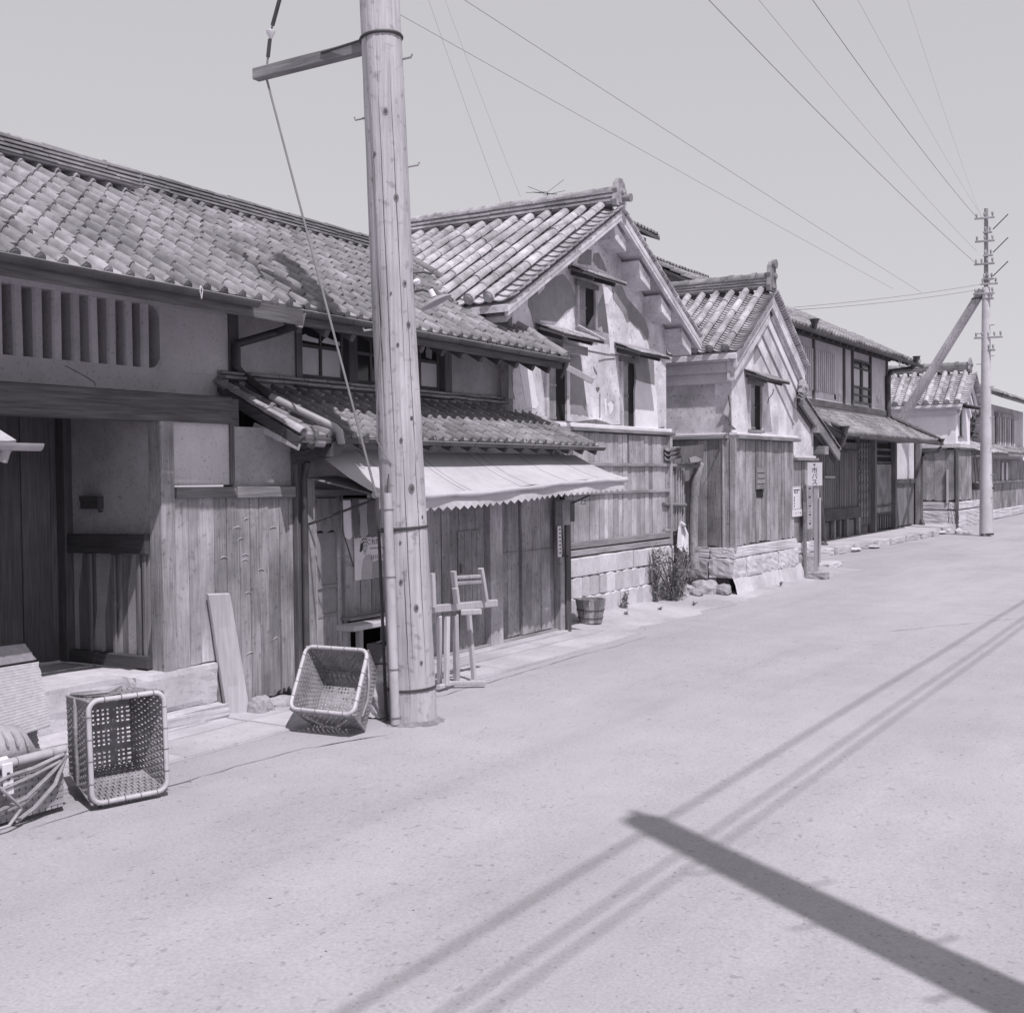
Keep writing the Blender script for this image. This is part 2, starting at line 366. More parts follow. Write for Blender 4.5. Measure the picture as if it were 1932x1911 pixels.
def pan_mesh(w, ln, mt, dip=.045, th=.015):
    mb = MB(); n = 6; vs = []
    for y in (0, ln):
        for dz in (0, -th): vs += [((k/n-.5)*w, y, dip*((2*k/n-1)**2)+dz) for k in range(n+1)]
    n += 1; fs = []
    for j in range(n-1):
        fs += [(j, j+1, 2*n+j+1, 2*n+j), (n+j+1, n+j, 3*n+j, 3*n+j+1), (j+1, j, n+j, n+j+1), (2*n+j, 2*n+j+1, 3*n+j+1, 3*n+j)]
    fs += [(0, 2*n, 3*n, n), (n-1, 2*n-1, 4*n-1, 3*n-1)]
    return mb.add(vs, fs).mesh('pan_tile', smooth=True, mt=mt)
def pan_row(parent, p, s, nrm, length, w, expo, mt, sign=1, meshes={}, into=None):
    s = V(s).normalized(); n = max(1, round(length/expo)); e = length/n
    key = (round(w, 3), round(e, 3), mt)
    if key not in meshes: meshes[key] = pan_mesh(w, e*1.25, mt)
    u = s.cross(V(nrm)).normalized()
    for k in range(n):
        mm = frame_mat(V(p)+s*(k*e+rnd(-.004, .004)), u, s) @ Matrix.Rotation(-math.atan(.02/e)+R_(rnd(-1, 1)), 4, 'X') @ Matrix.Rotation(R_(rnd(-1, 1)), 4, 'Z')
        if into is None: link('pan_tile', meshes[key], parent, mm)
        else: into.add([mm @ v.co for v in meshes[key].vertices], [tuple(f.vertices) for f in meshes[key].polygons])
def ridge(parent, A, B, h, w, layers, mt, cap_r, seg=.28, u=None, capname='ridge_cap'):
    """stacked flat ridge tiles topped with half round caps"""
    A = V(A); B = V(B); d = (B-A).normalized(); side = d.cross(V((0, 0, 1))).normalized(); L = (B-A).length
    lh = h/layers
    core = MB().bar(A+V((0, 0, h*.42)), B+V((0, 0, h*.42)), w*.72, h*.84).build('ridge_core', 'mortar', parent)
    for k in range(layers):
        ww = w*(1-.12*k/layers)
        for sgn in (-1, 1):
            t = 0.0
            while t < L-.02:
                sl = min(seg*rnd(.85, 1.15), L-t)
                if L-t-sl < .1: sl = L-t
                z = lh*(k+.6)+rnd(-.003, .003)
                p = A+d*(t+.002)+side*sgn*(ww*.33+rnd(-.005, .005))+V((0, 0, z)); q = A+d*(t+sl-.002)+side*sgn*(ww*.33+rnd(-.005, .005))+V((0, 0, z))
                if sgn == -1 or True:
                    MB().bar(p, q, ww*.36, lh*.5).build('ridge_tile', mt, parent)
                t += sl
    n = max(1, round(L/seg)); sl = L/n
    me = MB().half((0, 0, 0), (0, sl*1.05, 0), (0, 0, 1), cap_r, .015, 8, down=False, r2=cap_r*.92).mesh('cap', smooth=True, mt=mt)
    for k in range(n):
        link(capname, me, parent, frame_mat(A+d*(k*sl)+V((0, 0, h-.01+rnd(-.004, .004))), d.cross(V((0, 0, 1))), d))
def oni(parent, p, w, h, mt, nrm=(1, 0, 0)):
    """ridge end ornament: rounded shield with raised rim and boss"""
    p = V(p); n = V(nrm); s = V((0, 0, 1)).cross(n)
    out = [(-.5, 0), (-.58, .2), (-.42, .45), (-.5, .6), (-.4, .85), (-.15, 1.0), (.15, 1.0), (.4, .85), (.5, .6), (.42, .45), (.58, .2), (.5, 0)]
    MB().prism([p+s*x*w+V((0, 0, z*h)) for x, z in out], n*.06).build('ridge_ornament', mt, parent)
    inn = [(-.3, .1), (-.28, .5), (-.2, .8), (.2, .8), (.28, .5), (.3, .1)]
    MB().prism([p+n*.06+s*x*w+V((0, 0, z*h)) for x, z in inn], n*.02).build('ornament_face', mt, parent)
    MB().tube([p+n*.05+V((0, 0, h*.5)), p+n*.11+V((0, 0, h*.5)), p+n*.125+V((0, 0, h*.5))], [w*.2, w*.18, w*.05], 10).build('ornament_boss', mt, parent, True)
def rect_frame(parent, y0, y1, z0, z1, x, t, d, mt, name='frame'):
    box(name, mt, parent, x-d, x, y0, y0+t, z0, z1); box(name, mt, parent, x-d, x, y1-t, y1, z0, z1)
    box(name, mt, parent, x-d, x+.003, y0+t, y1-t, z0, z0+t); box(name, mt, parent, x-d, x+.003, y0+t, y1-t, z1-t, z1)

# ================================================================== the setting
def sheet(name, mt, pts, z, kind='structure'):
    o = MB().add([(x, y, z) for x, y in pts], [tuple(range(len(pts)))]).build(name, mt); o['kind'] = kind; return o
g = MB()
xs = [-400, -60, -20, -12]+[-10+i*.5 for i in range(29)]+[8, 20, 60, 400]; ys = [-300, -60, -12]+[-4+i*.6 for i in range(90)]+[60, 80, 140, 500]
gv = []
for y in ys:
    for x in xs:
        z = .012*math.sin(x*1.3+y*.7)*math.cos(y*.45-x*.4) if -6 < x < 6 and -3 < y < 48 else 0
        gv.append((x, y, z-.012))
nx = len(xs)
g.add(gv, [(j*nx+i, j*nx+i+1, (j+1)*nx+i+1, (j+1)*nx+i) for j in range(len(ys)-1) for i in range(nx-1)])
road = g.build('road', 'road', smooth=True); road['kind'] = 'structure'
def roadz(x, y): return (.012*math.sin(x*1.3+y*.7)*math.cos(y*.45-x*.4) if -6 < x < 6 and -3 < y < 48 else 0)-.012
def road_crack(x0, y0, x1, y1, wd, seed):
    rr = random.Random(seed); n = max(6, int(math.hypot(x1-x0, y1-y0)/.12)); vs = []
    dx, dy = (x1-x0), (y1-y0); L = math.hypot(dx, dy); px, py = -dy/L, dx/L; o = 0
    for i in range(n+1):
        t = i/n; o = o*.8+rr.uniform(-.02, .02); w_ = wd*rr.uniform(.2, 1)*(1 if 0 < i < n else .1)
        x = x0+dx*t+px*o; y = y0+dy*t+py*o
        for s_ in (-1, 1): vs.append((x+px*w_*s_, y+py*w_*s_, roadz(x, y)+.004))
    MB().add(vs, [(2*i, 2*i+1, 2*i+3, 2*i+2) for i in range(n)]).build('crack', 'mud', road)
for q_ in ((-5.05, 3.4, -5.02, 5.4, .006, 1), (-4.98, 5.3, -4.75, 5.9, .012, 2), (-5.3, 7.0, -5.25, 10.8, .006, 4), (-3.2, 12.5, -2.2, 14.2, .006, 5), (-2.2, 14.2, -.6, 14.6, .005, 6)): road_crack(*q_)
# flush concrete slabs between the road and the houses, each slab a piece with open joints
pav = MB().box(-7.4, -5.42, 0, 11.0, -.06, -.004).build('pavement', 'soil'); pav['kind'] = 'structure'
for k, y in enumerate([0, 1.7, 3.3, 4.75, 5.68, 7.0, 8.4, 9.75]):
    y2 = [0, 1.7, 3.3, 4.75, 5.68, 7.0, 8.4, 9.75, 11.0][k+1]
    for xa, xb in ((-5.85, -5.425), (-7.3, -5.86)):
        MB().box(xa+rnd(.004, .012), xb-rnd(.004, .012), y+.006, y2-.006, -.05, .004+rnd(0, .005), j=.003).build('paving_slab', 'concrete', pav)
# dry earth verge at the foot of the store houses
vb = MB(); vv = []
ny = 40
for i in range(ny+1):
    y = 10.9+i*.23
    for x, z in ((-6.75, .10), (-6.45, .05+rnd(-.01, .015)), (-6.1, .012+rnd(-.006, .008)), (-5.65+rnd(-.1, .12), -.012)): vv.append((x, y, z))
vb.add(vv, [(i*4+j, i*4+j+1, (i+1)*4+j+1, (i+1)*4+j) for i in range(ny) for j in range(3)])
o = vb.build('verge', 'soil', smooth=True); o['kind'] = 'structure'
# loose grit swept to the side of the road
gb = MB()
for k in range(900):
    x = -5.4+rnd(0, 1)**2*4.6-rnd(0, .5); y = rnd(2.2, 22); r = rnd(.003, .009)*(1.6 if rnd(0, 1) < .08 else 1)
    c = V((x, y, .002)); gb.add([c+V((r, 0, 0)), c+V((-.5*r, .8*r, 0)), c+V((-.6*r, -.7*r, 0)), c+V((0, 0, r*.9))], [(0, 1, 3), (1, 2, 3), (2, 0, 3)])
o = gb.build('grit', 'stone'); o['kind'] = 'stuff'; tag(o, 'loose grit scattered along the edge of the road', 'grit')

# ================================================================== house with the barred upper window
XW = -6.2
XU = -6.75      # upper storey stands back behind the ground floor front
KU = XU/XW
UY = lambda y: y*KU
UZ_ = lambda z: 1.7+(z-1.7)*KU
SL = .6
def sag(p, j=0): return -.017*max(0, min(6.2, p.y-3.7))
ES = V((-1, 0, SL)).normalized()
A_ = thing('tiled_house', 'old house with barred upper window, big dark lintel and deep entrance recess', 'house', (XW, 4.2, 0))
# upper wall in four pieces round the window
WY0, WY1, WZ0, WZ1 = UY(2.9), UY(5.262), UZ_(2.45), UZ_(2.875)
def uwall(parent, mt, y0, y1, z0, z1): return box('plaster_wall', mt, parent, XU-.16, XU, y0, y1, z0, z1)
YP = UY(5.88)
uwall(A_, 'plaster_grey', 1.6, YP, 2.2, WZ0); uwall(A_, 'plaster_grey', 1.6, YP, WZ1, 3.42); uwall(A_, 'plaster_grey', WY1, YP, WZ0, WZ1); uwall(A_, 'plaster_grey', 1.6, WY0, WZ0, WZ1)
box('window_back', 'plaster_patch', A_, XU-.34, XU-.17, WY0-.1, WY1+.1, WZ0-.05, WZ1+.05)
for i in range(19):
    y = UY(5.115)-.1345*KU*i
    if y < WY0: break
    prof = [(XU-.13, y), (XU-.022, y+.002), (XU-.008, y+.014), (XU-.008, y+.062), (XU-.022, y+.074), (XU-.13, y+.076)]
    MB().prism([V((px, py+rnd(-.003, .003), WZ0-.001)) for px, py in prof], (rnd(-.004, .004), rnd(-.005, .005), WZ1-WZ0+.002)).build('window_bar', 'plaster_grey', A_)
for zc, sg in ((WZ1, -1), (WZ0, 1)):
    MB().prism([V((XU-.13, WY1+.001, zc-sg*.001)), V((XU-.13, WY1+.001, zc+sg*.08)), V((XU-.13, WY1-.02, zc+sg*.035)), V((XU-.13, WY1-.05, zc+sg*.01)), V((XU-.13, WY1-.09, zc-sg*.001))], (.127, 0, 0)).build('window_corner', 'plaster_grey', A_)
cr_pts = [onx(cA(*p), XU+.001) for p in ((530, 0), (620, 45), (700, 90), (772, 135), (780, 165))]
for a, b in zip(cr_pts, cr_pts[1:]): bar('crack', 'mud', A_, a, b, .002, .006, ch=0)
box('ledge_board', 'dark_y', A_, XU-.1, XW-.1, 1.6, 5.9, 2.2, 2.24)
# lintel beam, posts, panels, rail
bar('lintel', 'dark_y', A_, (XW-.07, 1.6, 2.195), (XW-.07, 5.885, 2.192), .2, .195, ch=.008)
bar('post', 'dark_z', A_, (XU-.05, UY(5.93), 2.3), (XU-.05, UY(5.93), 3.24), .105, .13, up=(1, 0, 0))
JB = 5.235
bar('door_post', 'wood_z', A_, (XW-.045, JB+.06, .385), (XW-.045, JB+.06, 2.10), .118, .13, up=(1, 0, 0))
box('plaster_panel', 'plaster_grey', A_, XW-.12, XW-.012, JB+.12, 5.885, 1.655, 2.095)
box('panel_post', 'dark_z', A_, XW-.12, XW+.004, 5.885, 5.925, 1.655, 2.12)
box('plaster_panel', 'plaster_tan', A_, XW-.12, XW-.014, 5.925, 6.53, 1.64, 2.08)
box('plaster_panel', 'dark_y', A_, XW-.14, XW-.016, 5.89, 5.99, 2.082, 2.28)  # dark board added beside the lintel to cover a sunlit gap
bar('rail', 'wood_y', A_, (XW, JB+.12, 1.607), (XW, 5.905, 1.603), .075, .078)
bar('rail', 'wood_y', A_, (XW+.004, 5.91, 1.6), (XW+.004, 6.515, 1.594), .08, .084)
wallpoly('notice', 'paper', A_, [onx(cM(*p), XW-.01) for p in ((572, 205), (660, 205), (658, 255), (572, 255))], .003)
box('wall_backing', 'dark_z', A_, XW-.14, XW-.03, JB+.12, 6.53, .05, 1.64)
planks(A_, 'wood_light_z', (XW, JB+.121, 0), (0, 1, 0), (1, 0, 0), 5.72-JB-.121, .392, 1.575, .115, name='wall_board', th=.02)
planks(A_, 'wood_z', (XW, 5.722, 0), (0, 1, 0), (1, 0, 0), .8, .03, 1.572, .105, name='wall_board', th=.02, ragged=lambda t: .02+.14*max(0, (t-.35)))
# curled splinters on the boards
for k in range(16):
    y = rnd(5.76, 6.42); z = rnd(.35, 1.5); l = rnd(.05, .085); t_ = rnd(-.01, .01)
    tube('splinter', 'wood_light_z', A_, [V((XW+.001, y+l*q/6, z+.014*math.sin(math.pi*q/6)+t_*q/6)) for q in range(7)], [.001, .004, .005, .006, .005, .004, .001], 5)
# entrance recess; an unseen boarded bay is added before it to darken it
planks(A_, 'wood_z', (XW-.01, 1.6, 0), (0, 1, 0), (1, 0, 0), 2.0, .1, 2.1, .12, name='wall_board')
box('added_bay_wall', 'plaster_tan', A_, -7.25, XW-.04, 3.5, 3.58, .0, 2.17)
bar('door_post', 'wood_z', A_, (XW-.045, 3.62, .1), (XW-.045, 3.62, 2.10), .1, .12, up=(1, 0, 0))  # post ending the added bay
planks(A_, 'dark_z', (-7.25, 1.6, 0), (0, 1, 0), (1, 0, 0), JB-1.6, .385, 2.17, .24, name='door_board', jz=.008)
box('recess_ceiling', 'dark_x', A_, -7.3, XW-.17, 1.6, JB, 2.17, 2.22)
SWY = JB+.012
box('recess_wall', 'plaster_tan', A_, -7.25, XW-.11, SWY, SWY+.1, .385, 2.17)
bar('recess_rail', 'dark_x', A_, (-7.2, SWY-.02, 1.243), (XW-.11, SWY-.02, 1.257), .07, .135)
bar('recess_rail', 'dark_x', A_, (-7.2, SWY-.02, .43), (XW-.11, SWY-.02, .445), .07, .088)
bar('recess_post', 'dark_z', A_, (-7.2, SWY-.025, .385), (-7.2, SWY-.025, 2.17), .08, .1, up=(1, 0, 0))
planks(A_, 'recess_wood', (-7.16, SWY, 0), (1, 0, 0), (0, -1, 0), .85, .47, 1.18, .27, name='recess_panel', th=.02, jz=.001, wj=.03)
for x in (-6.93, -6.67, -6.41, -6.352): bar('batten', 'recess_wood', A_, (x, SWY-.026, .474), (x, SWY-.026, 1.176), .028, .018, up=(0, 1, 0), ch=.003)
bx_ = thing('letter_box', 'small dark box fixed to the wall inside the entrance recess', 'box', (-6.9, SWY-.01, 1.49))
box('case', 'iron', bx_, -6.995, -6.8, SWY-.05, SWY-.002, 1.495, 1.583); box('lid', 'iron', bx_, -7.0, -6.795, SWY-.056, SWY-.05, 1.55, 1.588)
tube('hook', 'iron', bx_, [(-6.83, SWY-.02, 1.495), (-6.81, SWY-.03, 1.475), (-6.775, SWY-.03, 1.482)], .006, 6)
# stone step, plinth and slab
def rough_block(name, mt, parent, x0, x1, y0, y1, z0, z1, amp=.008, n=6):
    bm = bmesh.new(); bmesh.ops.create_cube(bm, size=1)
    bmesh.ops.subdivide_edges(bm, edges=bm.edges[:], cuts=n, use_grid_fill=True)
    me = bpy.data.meshes.new(name); sx, sy, sz = x1-x0, y1-y0, z1-z0
    for v in bm.verts:
        p = V((v.co.x*sx, v.co.y*sy, v.co.z*sz)); e = max(abs(v.co.x), 0)+0
        k = sum(1 for q in v.co if abs(q) > .49)
        if k > 1: p *= 1; p -= V((math.copysign(min(.012, sx*.1), p.x) if abs(v.co.x) > .49 else 0, math.copysign(min(.012, sy*.1), p.y) if abs(v.co.y) > .49 else 0, math.copysign(min(.012, sz*.1), p.z) if abs(v.co.z) > .49 else 0))*rnd(.2, .9)
        v.co = p+V((rnd(-amp, amp), rnd(-amp, amp), rnd(-amp, amp)*.6))
    bm.to_mesh(me); bm.free(); me.materials.append(MT[mt])
    return link(name, me, parent, Matrix.Translation(V(((x0+x1)/2, (y0+y1)/2, (z0+z1)/2))))
rough_block('entrance_step', 'stone_pale', A_, -7.3, -6.3, 1.6, JB-.02, 0, .385, .005, 9)
rough_block('plinth', 'stone_pale', A_, -6.5, -6.165, 4.98, 5.705, .105, .39, .003, 6)
rough_block('slab', 'stone_pale', A_, -6.32, -6.06, 3.4, 5.71, -.02, .108, .004, 8)
rough_block('slab', 'stone_pale', A_, -6.32, -6.08, 1.5, 3.39, -.02, .10, .004, 8)
# eave: deck, wavy plaster soffit, tiles, ridge, gutter
EZ, EX = 2.945, -5.59
RX, RZ = -7.38, EZ+SL*(7.38-5.59)
def deck(parent, y0, y1, name='roof_deck', z_off=-.115, th=.025):
    a = V((EX-.05, y0, EZ+.036+z_off+sag(V((0, y0, 0))))); b = V((RX, y0, RZ+z_off+sag(V((0, y0, 0)))))
    c = V((EX-.05, y1, EZ+.036+z_off+sag(V((0, y1, 0))))); d = V((RX, y1, RZ+z_off+sag(V((0, y1, 0)))))
    dn = V((0, 0, -th)); MB().hexa([a+dn, b+dn, d+dn, c+dn, a, b, d, c]).build(name, 'dark_y', parent)
    e = V((RX-2.2, y0, RZ-1.35)); f = V((RX-2.2, y1, RZ-1.35))
    MB().hexa([b+dn, e+dn, f+dn, d+dn, b, e, f, d]).build('back_roof', 'tile', parent)
deck(A_, 1.6, 6.0)
sv = []; ns = 90
for i in range(ns+1):
    y = 1.6+(5.9-1.6)*i/ns
    wv = .5-.5*math.cos((y-4.3)*2*math.pi/.62)
    for t in (0, .05, .25, .6, 1):
        x = EX-.02+(XU-.02-EX)*t; z = EZ-.165+.085*max(0, 1-t*20)+SL*(EX-x)-.06*wv*min(1, t*1.6)+sag(V((0, y, 0)))
        sv.append((x, y, z))
MB().add(sv, [(i*5+j, i*5+j+1, (i+1)*5+j+1, (i+1)*5+j) for i in range(ns) for j in range(4)]).build('soffit', 'plaster_grey', A_, True)
TA = s_tile(.15, .225, mt='tile', roll=.044); TAe = s_tile(.15, .225, mt='tile', cap='disc', roll=.044)
tile_field(A_, 'roof_tile', (EX, 6.0-.15*28, EZ-.012), (0, 1, 0), ES, 28, 12, .15, .178, TA, TAe, 300, sag)
ridge(A_, (RX, 1.7, RZ-.01), (RX, 6.02, RZ-.04), .125, .26, 4, 'tile', .055, .27)
def gutter(parent, p, q, r=.045, n=6):
    p = V(p); q = V(q); pts = [p.lerp(q, i/n) for i in range(n+1)]
    mb = MB()
    for a, b in zip(pts, pts[1:]): mb.half(a, b, (0, 0, 1), r, .005, 8)
    g = mb.build('gutter', 'gutter', parent, True)
    tube('gutter_lip', 'steel', g, [x+V((r*.97, 0, .001)) for x in pts], .0035, 5)
    for a in pts[1:-1]: tube('gutter_strap', 'gutter', g, [a+V((-r*1.5, 0, .06)), a+V((-r*1.1, 0, 0)), a+V((-r*.75, 0, -r*.72)), a+V((0, 0, -r*1.05)), a+V((r*.75, 0, -r*.72)), a+V((r*1.1, 0, 0))], .004, 5)
bar('eave_board', 'dark_y', A_, (-5.582, 1.6, 2.872), (-5.582, 6.0, 2.825), .014, .11, ch=0)  # added behind the gutter to stop sun leaking through the eave gap
gutter(A_, (-5.528, 1.6, 2.927), (-5.528, 5.51, 2.872), .04)
tube('twine', 'cloth_white', A_, [onx(c1(*p), -5.49) for p in ((1455, 1225), (1450, 1260), (1462, 1320), (1470, 1250), (1458, 1228))], .004, 5)
box('end_wall', 'plaster_grey', A_, XW-2.2, XU-.16, 1.6, 1.75, 0, 3.5)
# little tiled canopy that enters the picture beside the entrance
cn = thing('door_canopy', 'small pale tiled door canopy with its own gutter beside the entrance recess', 'canopy', (-5.8, 3.1, 1.75))
MB().hexa([V((-5.42, 2.2, 1.85)), V((-6.24, 2.2, 2.27)), V((-6.24, 3.62, 2.27)), V((-5.42, 3.62, 1.85)), V((-5.42, 2.2, 1.89)), V((-6.24, 2.2, 2.31)), V((-6.24, 3.62, 2.31)), V((-5.42, 3.62, 1.89))]).build('canopy_deck', 'wood_y', cn)
TC = s_tile(.24, .3, mt='mortar', roll=.03, th=.022)
tile_field(cn, 'canopy_tile', (-5.40, 3.63-.24*6, 1.915), (0, 1, 0), V((-1, 0, .5)), 6, 4, .24, .23, TC, None, 300, None, .6)
gb_ = MB().half((-5.36, 2.2, 1.90), (-5.36, 3.74, 1.895), (0, 0, 1), .04, .005, 8).build('gutter', 'steel', cn, True)
tube('gutter_spout', 'steel', cn, [(-5.37, 3.55, 1.865), (-5.39, 3.54, 1.80)], .028, 8)
bar('bracket', 'wood_x', cn, (-6.2, 3.4, 1.95), (-5.5, 3.4, 1.84), .05, .06)

# ================================================================== shop house
B_ = thing('shop_house', 'two storey shop house with upstairs windows, tiled lower roof and boarded front', 'house', (XW, 8.2, 0))
WBX = XW
# upper storey
WBX = XU
y_ = [UY(v) for v in (5.98, 6.58, 8.63, 9.53, 9.63, 9.76)]; wz0, wz1 = UZ_(2.44), UZ_(2.945)
for a, b in ((y_[0], y_[1]), (y_[2], y_[3]), (y_[4], y_[5])): uwall(B_, 'plaster_tan', a, b, 2.2, 3.22-.012*(a-6.4))
uwall(B_, 'plaster_tan', y_[1], y_[2], wz1, 3.19); uwall(B_, 'plaster_tan', y_[1], y_[2], 2.2, wz0)
bar('post', 'dark_z', B_, (XU-.05, UY(9.58), 2.3), (XU-.05, UY(9.58), 3.17), .11, .13, up=(1, 0, 0))
fx = XU+.02
win = box('window', 'interior', B_, XU-.2, XU-.16, y_[1]+.02, y_[2]-.02, wz0, wz1)
for y0, y1 in ((UY(6.575), UY(6.64)), (UY(8.53), UY(8.635))): box('frame', 'dark_z', win, XU-.15, fx, y0, y1, wz0-.01, wz1+.01)
box('frame', 'dark_y', win, XU-.15, fx+.015, UY(6.56), UY(8.65), wz0-.04, wz0+.03); box('frame', 'dark_y', win, XU-.15, fx, UY(6.642), UY(8.528), wz1-.03, wz1+.015)
for a, b in ((7.2, 7.30), (7.86, 7.94)): box('frame', 'dark_z', win, XU-.12, fx-.004, UY(a), UY(b), wz0+.031, wz1-.031)
for y0, y1, dx in ((6.645, 7.195, 0), (7.305, 7.855, -.03), (7.945, 8.525, 0)):
    y0 = UY(y0); y1 = UY(y1); sx_ = XU-.05+dx; ym = (y0+y1)/2; zr = UZ_(2.745); zb = wz0+.035; zt_ = wz1-.032
    box('sash', 'dark_z', win, sx_-.025, sx_, y0, y0+.032, zb, zt_); box('sash', 'dark_z', win, sx_-.025, sx_, y1-.032, y1, zb, zt_)
    box('sash', 'dark_y', win, sx_-.024, sx_+.001, y0+.032, y1-.032, zb, zb+.05); box('sash', 'dark_y', win, sx_-.024, sx_+.001, y0+.032, y1-.032, zr-.015, zr+.015)
    box('sash', 'dark_z', win, sx_-.023, sx_+.002, ym-.015, ym+.015, zb+.05, zr-.015); box('sash', 'dark_z', win, sx_-.023, sx_+.002, ym-.01, ym+.01, zr+.015, zt_)
    for a, b in ((y0+.032, ym-.015), (ym+.015, y1-.032)):
        box('pane', 'glass' if dx else 'frosted', win, sx_-.014, sx_-.010, a, b, zb+.05, zr-.015)
        box('pane', 'glass', win, sx_-.014, sx_-.010, a, b, zr+.015, zt_)
        if not dx and a < UY(7.2):
            MB().prism([V((sx_-.008, a+.005, zr+.045)), V((sx_-.008, b-.005, zr+.035)), V((sx_-.008, b-.005, zr+.07)), V((sx_-.008, a+.12, zr+.085)), V((sx_-.008, a+.08, zr+.1)), V((sx_-.008, a+.03, zr+.075))], (.002, 0, 0)).build('torn_paper', 'paper', win)
MB().prism([V((XU-.055, UY(8.33)+dy, UZ_(2.78)+dz)) for dy, dz in ((0, 0), (.09, -.01), (.1, .07), (.07, .13), (.02, .12), (-.01, .06))], (.003, 0, 0)).build('torn_paper', 'ink_grey', win)
EXB, EZB, RXB = -6.08, 3.035, -8.2
RZB = EZB+SL*(EXB-RXB)
def sagb(p, j=0): return -.013*max(0, p.y-6.4)
BY0, BY1 = 5.75, 10.5  # near end runs on unseen under the other roof to block a sunlit strip
def quad_slab(a, b, c, d, th): dn = V((0, 0, -th)); return MB().hexa([a+dn, b+dn, c+dn, d+dn, a, b, c, d])
zo = -.115
quad_slab(V((EXB, BY0, EZB+zo)), V((RXB, BY0, RZB+zo)), V((RXB, BY1, RZB+zo-.053)), V((EXB, BY1, EZB+zo-.053)), .05).build('roof_deck', 'dark_y', B_)
quad_slab(V((RXB, BY0, RZB+zo)), V((RXB-2, BY0, RZB-1.3)), V((RXB-2, BY1, RZB-1.3)), V((RXB, BY1, RZB+zo-.053)), .05).build('back_roof', 'tile', B_)
bar('eave_board', 'dark_y', B_, (EXB+.0, BY0, EZB-.125), (EXB+.0, BY1, EZB-.18), .03, .07)
for k in range(13):
    y = 6.5+k*.31; zz = sagb(V((0, y, 0)))
    bar('rafter', 'dark_x', B_, (EXB, y, EZB-.2+zz), (XU-.05, y, EZB-.2+SL*(EXB-XU+.05)+zz), .05, .06)
TB = s_tile(.156, .24, mt='tile', roll=.044); TBe = s_tile(.156, .24, mt='tile', cap='knob', roll=.044)
tile_field(B_, 'roof_tile', (EXB, BY0+.01, EZB-.012), (0, 1, 0), ES, 30, 13, .158, .19, TB, TBe, 300, sagb, jr=1.5)
ridge(B_, (RXB, 6.7, RZB-.065), (RXB, BY1+.05, RZB-.10), .13, .28, 4, 'tile', .055, .27)
# row of big half round tiles down the end of the roof, with two collars
vs_ = V((EXB+.06, BY1-.04, EZB-.085)); ve_ = V((RXB, BY1-.04, RZB-.03))
cover_row(B_, 'verge_tile', vs_, ve_-vs_, V((SL, 0, 1)).normalized(), (ve_-vs_).length, .058, .3, 'tile')
for t in (.18, .31):
    p = vs_.lerp(ve_, t); d = (ve_-vs_).normalized()
    tube('collar', 'tile', B_, [p, p+d*.03, p+d*.05], [.066, .074, .064], 12)
gutter(B_, (-6.03, 6.05, 2.972), (-6.03, 10.52, 2.925), .042, 9)
tube('gutter_hook', 'gutter', B_, [(-6.03, 10.5, 2.9), (-6.06, 10.5, 2.8), (-6.11, 10.52, 2.73)], [.03, .02, .012], 8)
box('end_wall', 'plaster_tan', B_, XU-2.0, XU-.17, 10.3, 10.42, 0, 3.2)
# rain pipe from the upper gutter, across the wall and down over the lower roof
PX = XU+.06
pp = [onx(c2(780, 700), -6.05), onx(c2(740, 750), -6.2), onx(c2(600, 800), PX+.2), onx(c2(270, 895), PX), onx(c2(258, 930), PX), onx(c2(262, 1090), PX)]
LX0, LZ0, LX1, LZ1 = XU, 2.455, -5.88, 2.035
LS = V((LX0-LX1, 0, LZ0-LZ1)); LSn = LS.normalized(); LY0, LY1 = 6.28, 10.95
LN = V((LSn.z, 0, -LSn.x))
def on_low(p, up=0):          # pixel -> point on (or up above) the lower roof
    r = ray(p); nn = LN; o = V((LX1, 0, LZ1))+LN*up; return CAM+r*(nn.dot(o-CAM)/nn.dot(r))
tube('rain_pipe', 'gutter', B_, pp+[on_low(c2(310, 1150), .07), on_low(c2(540, 1330), .05)], .033, 10)
tube('rain_pipe', 'steel', B_, [on_low(c2(540, 1330), .05), on_low(c2(1060, 1580), .05), on_low(c2(1095, 1610), .03), on_low(c2(1095, 1610), .03)+V((.02, 0, -.1))], .033, 10)
tube('pipe_hopper', 'steel', B_, [onx(c2(785, 640), -6.03), onx(c2(783, 670), -6.04), onx(c2(770, 760), -6.06)], [.045, .036, .03], 8)
# lower roof over the shop front
MB().hexa([V((LX1, LY0, LZ1-.075)), V((LX0, LY0, LZ0-.075)), V((LX0, LY1, LZ0-.075)), V((LX1, LY1, LZ1-.075)), V((LX1, LY0, LZ1-.035)), V((LX0, LY0, LZ0-.035)), V((LX0, LY1, LZ0-.035)), V((LX1, LY1, LZ1-.035))]).build('canopy_deck', 'dark_y', B_)
TL = s_tile(.1455, .195, mt='tile', roll=.038); TLe = s_tile(.1455, .195, mt='tile', cap='knob', roll=.038)
tile_field(B_, 'canopy_tile', (LX1-.01, LY0+.01, LZ1-.01), (0, 1, 0), LSn, 32, 6, .1455, .158, TL, TLe, 300, None, jr=1.5)
for k in range(5):
    a = k/5; b = (k+1)/5+.03
    pa = V((LX0, LY0, LZ0)).lerp(V((LX1, LY0, LZ1)), a); pb = V((LX0, LY0, LZ0)).lerp(V((LX1, LY0, LZ1)), b)
    MB().half(pb+LN*.012, pa+LN*rnd(.0, .01), LN, .042, .012, 8, down=False, r2=.038).build('verge_tile', 'tile' if k < 2 else 'tile_pale', B_, True)
bar('barge_board', 'dark_x', B_, (LX0+.1, LY0-.02, LZ0-.1), (LX1+.02, LY0-.02, LZ1-.075), .03, .085)
